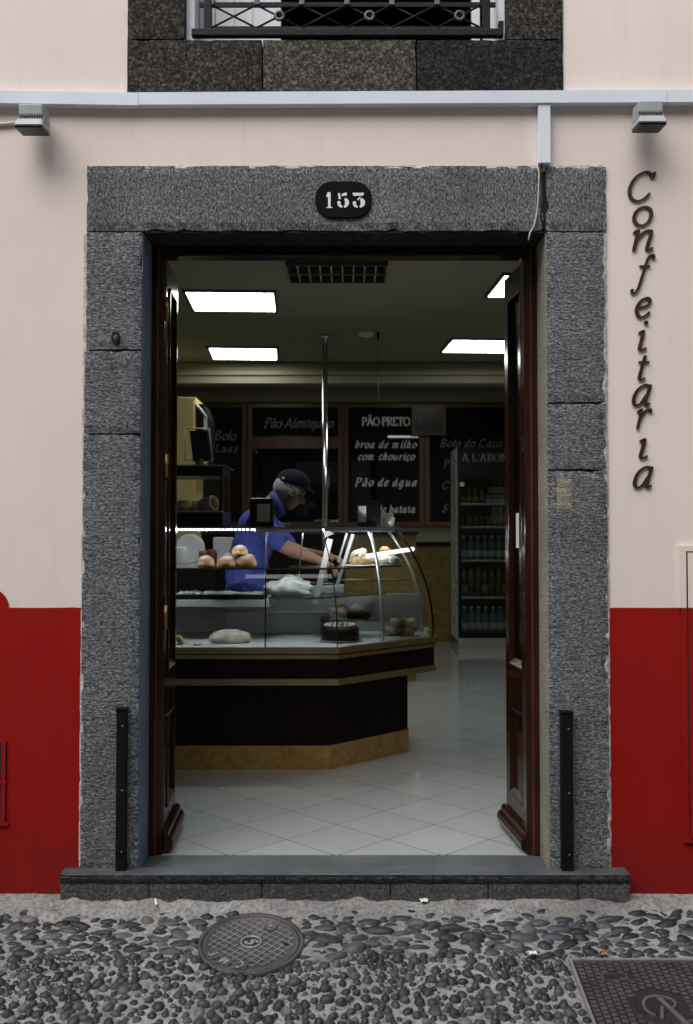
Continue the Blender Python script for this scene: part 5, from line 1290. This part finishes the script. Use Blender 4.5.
# left wall cupboard + dark unit
YC = 4.6; A, B = at(150, 397, YC), at(195, 470, YC)
cu = thing('tall_cupboard', 'pale yellow cupboard standing at the left behind the counter', 'cupboard', ((A.x + B.x) / 2, YC, FZ))
b = MB(); b.box(RX0 + .02, B.x, YC, YC + .5, FZ, A.z, None, .004); part(b, 'carcass', 'yellow_cab', cu)
b = MB(); b.box(B.x - .36, B.x - .01, YC - .016, YC - .001, FZ + .1, A.z - .01, None, .004); part(b, 'door', 'yellow_cab', cu)
b = MB(); b.prism([at(195.5, 404, YC + .02), at(203, 404, YC + .02), at(208, 418, YC + .02), at(208, 466, YC + .02), at(195.5, 466, YC + .02)], (0, .45, 0)); one(b, 'dark_wall_unit', 'black_plastic', 'black sloped wall unit against the right side of the yellow cupboard', 'wall unit')
b = MB(); P = [at(195.5, 403.5, YC + .005), at(202, 411, YC + .005), at(206.5, 417, YC + .005), at(206.5, 466, YC + .005)]; w_ = .012
b.tube(P[:3], .010, None, 6); b.prism([P[2] + Vector((-w_ * 2, 0, 0)), P[2] + Vector((w_ * .4, 0, 0)), P[3] + Vector((w_ * .4, 0, 0)), P[3] + Vector((-w_ * 2, 0, 0))], (0, .01, 0)); one(b, 'shelf_edge_strip', 'white_lam', 'pale edging strip on the front of the black sloped unit', 'trim')
# serving counter at the back
sx1 = X(416, 560, 5.0); stz = zY(531, 5.0); sm = X(345, 560, 5.0)
vc = thing('serving_counter', 'second counter with dark top and yellow tiled end behind the display', 'counter', (-.6, 5.3, FZ))
b = MB(); b.box(-2.4, sm, 5.02, 5.6, FZ, stz - .035); part(b, 'dark_front', 'counter_wood', vc)
b = MB(); b.box(sm + .001, sx1, 5.02, 5.6, FZ, stz - .035); part(b, 'tiled_end', 'yellow_tile', vc)
b = MB(); b.box(-2.42, sx1 + .02, 4.98, 5.64, stz - .034, stz, None, .008); part(b, 'worktop', 'black_plastic', vc)
# back counter with odds and ends
BCZ = zY(565, 3.3); bc = thing('back_counter', 'dark back counter behind the baker', 'counter', (-1.5, 3.5, FZ))
b = MB(); b.box(-2.4, -.95, 3.25, 3.8, FZ, BCZ - .03); part(b, 'cabinet', 'counter_wood', bc)
b = MB(); b.box(-2.42, -.93, 3.23, 3.82, BCZ - .03, BCZ, None, .004); part(b, 'worktop', 'grey_lam', bc)
def back_item(px, r, h, m, name, label, cat, prof=None):
    c = at(px, 560, 3.35); b = MB(); b.lathe((c.x, 3.38, BCZ + .001), prof or [(r * .9, 0), (r, h * .2), (r, h * .8), (r * .7, h)], None, 18); one(b, name, m, label, cat)
back_item(181, .05, .13, 'paper_grey', 'canister', 'pale canister at the far left on the back counter', 'canister')
back_item(211, .04, .11, 'redpk', 'red_tub', 'red tub on the back counter behind the single bread', 'tub'); back_item(203, .05, .17, 'orange', 'orange_packet', 'orange packet on the back counter', 'packet', [(.035, 0), (.036, .09), (.03, .10), (.001, .10)])
b = MB(); c = at(190, 541, 3.5); b.lathe((c.x, 3.5, BCZ + .11), [(.001, -.01), (.1, -.008), (.115, .01), (.10, .012), (.06, .002), (.001, .0)], None, 28, Matrix.Rotation(R(80), 3, 'X')); one(b, 'round_tray', 'paper_grey', 'round pale tray leaning upright on the back counter', 'tray')
b = MB(); c = at(222, 545, 3.45); b.box(c.x - .06, c.x + .08, 3.4, 3.5, BCZ + .001, BCZ + .2, None, .006); one(b, 'carton_box', 'white_lam', 'pale carton on the back counter left of the man', 'box')

# ---------------------------------------------------------------- drinks fridge
FY = 7.55; A, B = at(458, 648, FY), at(517, 447, FY); fx0, fx1, fzt = A.x, B.x, B.z
fg = thing('drinks_fridge', 'tall black drinks fridge with pale side panel and full shelves', 'fridge', ((fx0 + fx1) / 2, FY, FZ))
bd = .74; b = MB()
b.box(fx0, fx1, FY + bd - .04, FY + bd, FZ + .05, fzt); b.box(fx0 + .006, fx0 + .04, FY + .02, FY + bd - .04, FZ + .05, fzt); b.box(fx1 - .04, fx1, FY + .02, FY + bd - .04, FZ + .05, fzt)
b.box(fx0 + .04, fx1 - .04, FY + .02, FY + bd - .04, FZ + .05, FZ + .2); HZ0 = zY(478, FY); b.box(fx0 + .04, fx1 - .04, FY + .02, FY + bd - .04, HZ0, fzt); part(b, 'body', 'fridge_in', fg)
b = MB(); b.box(fx0 - .001, fx0 + .005, FY + .01, FY + bd, FZ + .09, fzt - .002, None, 0); part(b, 'side_panel', 'fridge_side', fg)
b = MB()
for k in range(9):                                   # flowing dark marks down the pale side
    z_ = fzt - .2 - k * .21; pts = [Vector((fx0 - .003, FY + .1 + .4 * u_, z_ + .09 * math.sin(u_ * 5 + k * 1.7) - .12 * u_)) for u_ in [i / 10 for i in range(11)]]
    for a_, c_ in zip(pts, pts[1:]): b.prism([a_ + Vector((0, 0, -.012)), a_ + Vector((0, 0, .014)), c_ + Vector((0, 0, .014)), c_ + Vector((0, 0, -.012))], (-.001, 0, 0))
part(b, 'side_graphics', 'black_plastic', fg)
b = MB(); b.box(fx0, fx1, FY - .002, FY + .019, HZ0 + .02, fzt, None, .003); part(b, 'header', 'black_plastic', fg)
b = MB(); q = at(462, 461.5, FY - .004); xh = 5.2 * (FY - CY) / F; e = at(512, 461.5, FY - .004)
lay_text(b, "A L'ABONA", q, (1, 0, 0), (0, 0, 1), xh, None, .12, .05, 10, .0, nrm=(0, -1, 0), fit=e.x - q.x + .05); part(b, 'lettering', 'lettering_dim', fg)
b = MB(); b.box(fx0, fx0 + .04, FY - .03, FY - .003, FZ + .13, HZ0 + .015, None, .004); b.box(fx1 - .04, fx1, FY - .03, FY - .003, FZ + .13, HZ0 + .015, None, .004); b.box(fx0 + .04, fx1 - .04, FY - .03, FY - .003, FZ + .13, FZ + .19, None, .004); b.box(fx0 + .04, fx1 - .04, FY - .03, FY - .003, HZ0 - .02, HZ0 + .015, None, .004); part(b, 'door_frame', 'black_plastic', fg)
b = MB(); b.box(fx0 + .04, fx1 - .04, FY - .02, FY - .016, FZ + .19, HZ0 - .02); part(b, 'door_glass', 'win_glass', fg)
b = MB(); b.box(fx0 + .01, fx1 - .01, FY, FY + .55, FZ + .001, FZ + .05); b.box(fx0, fx1, FY - .01, FY + .02, FZ + .052, FZ + .12, 'alu', .004); part(b, 'plinth', None if b.mats else 'black_plastic', fg)
levels = [503.5, 526.5, 560, 597, 633]; SHZ = [zY(v_, FY + .1) for v_ in levels]
for i, z_ in enumerate(SHZ[:4]):
    b = MB(); b.box(fx0 + .042, fx1 - .042, FY + .07, FY + .5, z_ - .012, z_, None, 0); b.box(fx0 + .042, fx1 - .042, FY + .06, FY + .07, z_ - .016, z_ + .004, None, .002); part(b, 'shelf', 'alu', fg)
botprof = [(.030, 0), (.032, .01), (.032, .13), (.024, .165), (.012, .19), (.012, .205)]
def bottle(x_, z_, s_, m, cap, label, group, cat='bottle', prof=None):
    t = thing('drink_bottle' if cat == 'bottle' else 'drink_can', label, cat, (x_, FY + .14, z_ + .001), group)
    b = MB(); b.lathe((x_, FY + .14, z_ + .001), [(r_ * s_, h_ * s_) for r_, h_ in (prof or botprof)], None, 14); part(b, 'bottle_body' if cat == 'bottle' else 'can_body', m, t)
    if cap: b = MB(); b.lathe((x_, FY + .14, z_ + .001 + .205 * s_), [(.014 * s_, 0), (.014 * s_, .018 * s_), (.001, .019 * s_)], None, 12); part(b, 'cap', cap, t)
    b = MB(); b.lathe((x_, FY + .14, z_ + .001), [(r_ * s_, h_ * s_) for r_, h_ in ((.0318, .03), (.0326, .031), (.0326, .085), (.0318, .086))], None, 14); part(b, 'paper_label', 'grey_lam' if m == 'bottle_water' else 'can_yellow' if m == 'bottle_amber' else 'can_red', t)
for i in range(7): bottle(fx0 + .09 + .083 * i, SHZ[4], 1.35, 'bottle_water', 'bottle_cap', 'large clear water bottle on the bottom shelf of the fridge', 'water bottles on the bottom fridge shelf')
for i in range(7): bottle(fx0 + .085 + .082 * i, SHZ[3], 1.6, 'bottle_green' if i % 3 else 'bottle_amber', None, 'dark tall bottle on the second lowest shelf of the fridge', 'dark bottles on the second lowest fridge shelf')
for i in range(7): bottle(fx0 + .085 + .082 * i, SHZ[2], 1.25, 'bottle_water', 'bottle_cap', 'small clear water bottle on the middle shelf of the fridge', 'water bottles on the middle fridge shelf')
canp = [(.028, 0), (.032, .008), (.032, .105), (.027, .118), (.026, .116), (.001, .115)]
for i in range(8): bottle(fx0 + .08 + .073 * i, SHZ[1], 1.0 if i < 5 else 1.5, 'can_red' if i < 5 else 'bottle_amber', None, 'red drink can on the second fridge shelf' if i < 5 else 'amber bottle on the second fridge shelf', 'red cans on the second fridge shelf' if i < 5 else 'amber bottles on the second fridge shelf', 'can' if i < 5 else 'bottle', canp if i < 5 else None)
for i in range(4): bottle(fx0 + .08 + .073 * i, SHZ[0], .95, 'bottle_amber', None, 'short amber bottle on the top fridge shelf', 'amber bottles on the top fridge shelf')
for i in range(4):
    x_ = fx0 + .38 + .072 * i; b = MB(); z_ = SHZ[0] + .001; s_ = .03
    b.box(x_ - s_, x_ + s_, FY + .12, FY + .18, z_, z_ + .09, 'can_silver', .003); b.prism([(x_ - s_, FY + .12, z_ + .09), (x_ + s_, FY + .12, z_ + .09), (x_ + s_, FY + .15, z_ + .125), (x_ - s_, FY + .15, z_ + .125)], (0, .004, 0), 'blue_box'); b.box(x_ - s_ - .0005, x_ + s_ + .0005, FY + .1195, FY + .1802, z_ + .06, z_ + .08, 'blue_box')
    one(b, 'milk_carton', None, 'silver and blue drink carton on the top fridge shelf', 'carton', 'silver cartons on the top fridge shelf')
for i in range(3):
    x_ = fx0 + .42 + .085 * i; b = MB(); b.box(x_ - .038, x_ + .038, FY + .13, FY + .17, SHZ[0] + .128, SHZ[0] + .19, 'can_yellow', .004); b.box(x_ - .03, x_ + .03, FY + .128, FY + .131, SHZ[0] + .15, SHZ[0] + .17, 'orange'); one(b, 'yellow_packet', None, 'small yellow packet stacked on the silver cartons', 'packet', 'yellow packets in the fridge')
b = MB(); q = at(462, 484, FY - .031); b.box(q.x - .025, q.x + .025, FY - .034, FY - .031, q.z - .025, q.z + .02); one(b, 'price_sticker', 'paper_grey', 'small pale sticker at the top left of the fridge door', 'sticker')

# ---------------------------------------------------------------- the man behind the counter
PYD = 2.78
def W(px, py, dy=0.): return at(px, py, PYD + dy)
def capsule(b, chain):                      # chain of (point, radius): joined tapered segments
    for (p, r), (q, s_) in zip(chain, chain[1:]):
        p, q = Vector(p), Vector(q); n = max(3, int((q - p).length / (min(r, s_) * .5)))
        for k in range(n + 1):
            t = k / n; b.ball(p.lerp(q, t), r + (s_ - r) * t, None, 12)
def remesh(b, name, m, parent, vox, smooth=6):
    me = bpy.data.meshes.new(name); b.bm.to_mesh(me); b.bm.free(); o = bpy.data.objects.new(name, me); col.objects.link(o)
    md = o.modifiers.new('r', 'REMESH'); md.mode = 'VOXEL'; md.voxel_size = vox; md.use_smooth_shade = True
    if smooth: ms = o.modifiers.new('s', 'SMOOTH'); ms.factor = .5; ms.iterations = smooth
    dg = bpy.context.evaluated_depsgraph_get(); dg.update(); ne = bpy.data.meshes.new_from_object(o.evaluated_get(dg)); bpy.data.objects.remove(o)
    ne.name = name; ne.materials.clear(); ne.materials.append(M[m])
    for p_ in ne.polygons: p_.use_smooth = True
    o = bpy.data.objects.new(name, ne); col.objects.link(o); o.parent = parent
    off = Vector(parent.location)
    for v in ne.vertices: v.co -= off
    return o
HEAD = W(290.5, 491); TILT = R(32)                           # he faces +x, bowing
Rh = Matrix.Rotation(TILT, 3, 'Y')
def hp(x_, y_, z_): return HEAD + Rh @ Vector((x_, y_, z_))
sh_c = W(258, 514); hip = Vector((sh_c.x - .08, PYD, 1.05)); neck = W(272, 500)
man = thing('person', 'man in blue polo and dark cap bending over the display counter', 'person', (hip.x, PYD, FZ))
b = MB()
# head : skull, face, jaw, nose, ears, neck  (x = face direction)
b.ball(hp(-.012, 0, .03), (.098, .075, .098), None, 20, Rh); b.ball(hp(.028, 0, -.035), (.066, .058, .080), None, 18, Rh); b.ball(hp(.050, 0, -.085), (.036, .036, .030), None, 14, Rh)
b.ball(hp(.068, 0, .035), (.028, .045, .022), None, 12, Rh)
capsule(b, [(hp(.088, 0, .012), .010), (hp(.110, 0, -.022), .016)]); b.ball(hp(.096, .012, -.028), .010, None, 10); b.ball(hp(.096, -.012, -.028), .010, None, 10)
b.ball(hp(.083, 0, -.054), (.012, .024, .007), None, 10, Rh); b.ball(hp(.080, 0, -.066), (.012, .021, .007), None, 10, Rh)
for s_ in (-1, 1): b.ball(hp(-.008, s_ * .078, -.012), (.020, .010, .032), None, 12, Rh); b.ball(hp(.04, s_ * .04, -.03), (.03, .02, .025), None, 12)
capsule(b, [(hp(-.035, 0, -.05), .060), (neck + Vector((.01, 0, -.02)), .064), (sh_c + Vector((.05, 0, .0)), .075)])
# trunk and legs
shL, shR = sh_c + Vector((.035, .19, -.03)), sh_c + Vector((.02, -.19, -.04))
capsule(b, [(shL, .062), (sh_c + Vector((.03, 0, -.02)), .085), (shR, .062)])
for s_ in (-.075, .075): capsule(b, [(sh_c + Vector((.01, s_, -.1)), .12), (hip + Vector((0, s_, .12)), .115), (hip + Vector((0, s_, 0)), .12)])
for s_ in (-1, 1):
    capsule(b, [(hip + Vector((0, s_ * .09, -.02)), .095), (Vector((hip.x + .03, PYD + s_ * .10, .58)), .062), (Vector((hip.x - .02, PYD + s_ * .11, .17)), .045)])
    capsule(b, [(Vector((hip.x - .05, PYD + s_ * .11, .145)), .042), (Vector((hip.x + .16, PYD + s_ * .12, .135)), .033)])
def hand(b, wrist, d, up, side):
    d = Vector(d).normalized(); up = Vector(up); up = (up - d * up.dot(d)).normalized(); lat = d.cross(up) * side
    capsule(b, [(wrist, .025), (wrist + d * .03, .027)])
    for k in (-1, -.33, .33, 1): capsule(b, [(wrist + d * .02 + lat * .012 * k, .015), (wrist + d * .085 + lat * .026 * k, .0125)])
    for k, L in ((-1, .062), (-.36, .078), (.33, .072), (1, .056)):
        p0 = wrist + d * .085 + lat * .028 * k; p1 = p0 + d * L * .5 - up * .010 + lat * .002 * k; p2 = p1 + d * L * .32 - up * .022; p3 = p2 + d * L * .2 - up * .022
        capsule(b, [(p0, .0098), (p1, .0090), (p2, .0082), (p3, .0072)])
    t0 = wrist + d * .025 - lat * .022; capsule(b, [(t0, .014), (t0 + d * .035 - lat * .024 - up * .012, .0115), (t0 + d * .062 - lat * .022 - up * .026, .009)])
elR, wrR = W(283, 546, -.24), W(318, 560, -.26)
capsule(b, [(shR, .058), (elR, .048), (elR.lerp(wrR, .35), .050), (wrR, .027)]); hand(b, wrR, (wrR - elR), (0, -.2, 1), 1)
elL, wrL = W(292, 552, .18), W(326, 556, .02)
capsule(b, [(shL, .056), (elL, .044), (elL.lerp(wrL, .4), .041), (wrL, .027)]); hand(b, wrL, (wrL - elL), (0, .2, 1), -1)
remesh(b, 'body', 'skin', man, .0065, 4)
# polo shirt
b = MB(); capsule(b, [(shL, .080), (sh_c + Vector((.025, 0, -.02)), .102), (shR, .080)])
for s_ in (-.08, .08): capsule(b, [(sh_c + Vector((.005, s_, -.09)), .138), (hip + Vector((0, s_, .15)), .132), (hip + Vector((0, s_, -.06)), .142)])
capsule(b, [(shR, .078), (shR.lerp(elR, .82), .068)]); capsule(b, [(shL, .076), (shL.lerp(elL, .8), .066)])
shirt = remesh(b, 'polo_shirt', 'polo', man, .009, 4)
for v in shirt.data.vertices:
    q = v.co; v.co = q + v.normal * (.010 * mnoise.noise(Vector((q.x * 9 + q.z * 5, q.y * 7, q.z * 7 - q.x * 6))) + .004 * mnoise.noise(q * 22))
b = MB(); nd = (hp(-.03, 0, -.06) - neck).normalized(); rotn = Vector((0, 0, 1)).rotation_difference(nd).to_matrix()
b.lathe(neck + Vector((.015, 0, -.035)), [(.092, .0), (.086, .05), (.080, .052), (.084, .0)], None, 22, rotn); part(b, 'collar', 'polo', man)
b = MB(); 
for s_ in (-1, 1): capsule(b, [(hip + Vector((0, s_ * .085, -.02)), .115), (Vector((hip.x + .03, PYD + s_ * .10, .58)), .082), (Vector((hip.x - .02, PYD + s_ * .11, .19)), .068)])
remesh(b, 'trousers', 'trouser', man, .014, 4)
for s_ in (-1, 1):
    b = MB(); capsule(b, [(Vector((hip.x - .05, PYD + s_ * .11, .150)), .048), (Vector((hip.x + .17, PYD + s_ * .12, .142)), .041)]); part(b, 'shoe', 'black_plastic', man)
# hair : a shell round the back and sides below the cap
b = MB(); t = bmesh.new(); bmesh.ops.create_uvsphere(t, u_segments=30, v_segments=22, radius=1)
off = Vector((3, 5, 7))
for v in t.verts:
    p_ = v.co.copy(); k = 1 + .09 * mnoise.noise(p_ * 5 + off) + .06 * mnoise.noise(p_ * 13 + off); v.co = hp(-.018 + p_.x * .110 * k, p_.y * .092 * k, .006 + p_.z * .100 * k)
inv = Rh.inverted(); dele = []
for f in t.faces:
    c = inv @ (f.calc_center_median() - HEAD)
    if c.x > .050 - .2 * max(0, -c.z) or (c.z < -.02 and c.x > .0) or c.z < -.085: dele.append(f)
bmesh.ops.delete(t, geom=dele, context='FACES'); b.add(t, None, True)
for s_ in (-1, 1): b.ball(hp(.035, s_ * .074, .012), (.022, .012, .026), None, 12, Rh, .2)
part(b, 'hair', 'hair', man)
cp = MB(); t = bmesh.new(); bmesh.ops.create_uvsphere(t, u_segments=30, v_segments=20, radius=1)
Rc = Matrix.Rotation(R(-17), 3, 'Y')
def hc_(x_, y_, z_): q = Rc @ Vector((x_ + .012, y_, z_ - .03)); return hp(q.x - .012, q.y, q.z + .035)
for v in t.verts: v.co = hc_(-.008 + v.co.x * .116, v.co.y * .096, .052 + max(v.co.z, -.12) * .092)
cp.add(t, None, True); capo = part(cp, 'cap', 'cap', man)
b = MB(); n = 14; top = []
for i in range(n + 1):
    a = R(-62 + 124 * i / n); top.append((math.cos(a), math.sin(a)))
pts = [hc_(.004 + .104 * c_, .088 * s_, .046) for c_, s_ in top] + [hc_(.02 + .138 * c_ , .080 * s_, .028 - .012 * (1 - abs(s_))) for c_, s_ in reversed(top)]
for i in range(n):
    a0, a1 = pts[i], pts[i + 1]; b0, b1 = pts[2 * n + 1 - i], pts[2 * n - i]
    b.prism([a0, a1, b1, b0], Rh @ Vector((0, 0, .004)))
part(b, 'cap_visor', 'cap', man)
b = MB(); b.ball(hc_(-.075, -.078, .06), (.012, .006, .009), None, 8, Rh); part(b, 'cap_badge', 'paper', man)
b = MB(); b.ball(hp(.074, -.030, .008), .0085, None, 10); b.ball(hp(.074, .030, .008), .0085, None, 10); part(b, 'eyes', 'eye', man)
b = MB(); c = W(285, 524, -.24) ; 
for k in range(4): b.box(c.x - .03 + k * .018, c.x - .02 + k * .018, shR.y - .088, shR.y - .082, c.z - .006, c.z + .006 + .004 * (k % 2))
part(b, 'sleeve_print', 'paper', man)

# ================================================================== light
S = Vector((-.42, -.62, 1.0)).normalized()
el = math.asin(S.z); az = math.atan2(S.x, S.y)
wld = bpy.data.worlds.new('World'); sc.world = wld; wld.use_nodes = True; nt = wld.node_tree; nt.nodes.clear()
o_ = nt.nodes.new('ShaderNodeOutputWorld'); bg = nt.nodes.new('ShaderNodeBackground'); sky = nt.nodes.new('ShaderNodeTexSky')
sky.sky_type = 'NISHITA'; sky.sun_disc = False; sky.sun_elevation = el; sky.sun_rotation = az; sky.dust_density = 4; sky.air_density = 1.0; sky.ozone_density = 1.0
hs = nt.nodes.new('ShaderNodeHueSaturation'); hs.inputs['Saturation'].default_value = .55; hs.inputs['Value'].default_value = 1.0
nt.links.new(sky.outputs[0], hs.inputs['Color']); nt.links.new(hs.outputs[0], bg.inputs[0]); bg.inputs[1].default_value = .15; nt.links.new(bg.outputs[0], o_.inputs[0])
sl = bpy.data.lights.new('sun', 'SUN'); so = bpy.data.objects.new('sun', sl); col.objects.link(so)
sl.energy = 2.75; sl.angle = R(62); sl.color = (1, .97, .93); so.rotation_euler = S.to_track_quat('Z', 'Y').to_euler(); so.location = (-3, -6, 8)
sc.view_settings.view_transform = 'Standard'; sc.view_settings.look = 'None'; sc.view_settings.exposure = 0
sc.cycles.max_bounces = 10; sc.cycles.transparent_max_bounces = 24; sc.cycles.caustics_reflective = False; sc.cycles.caustics_refractive = False
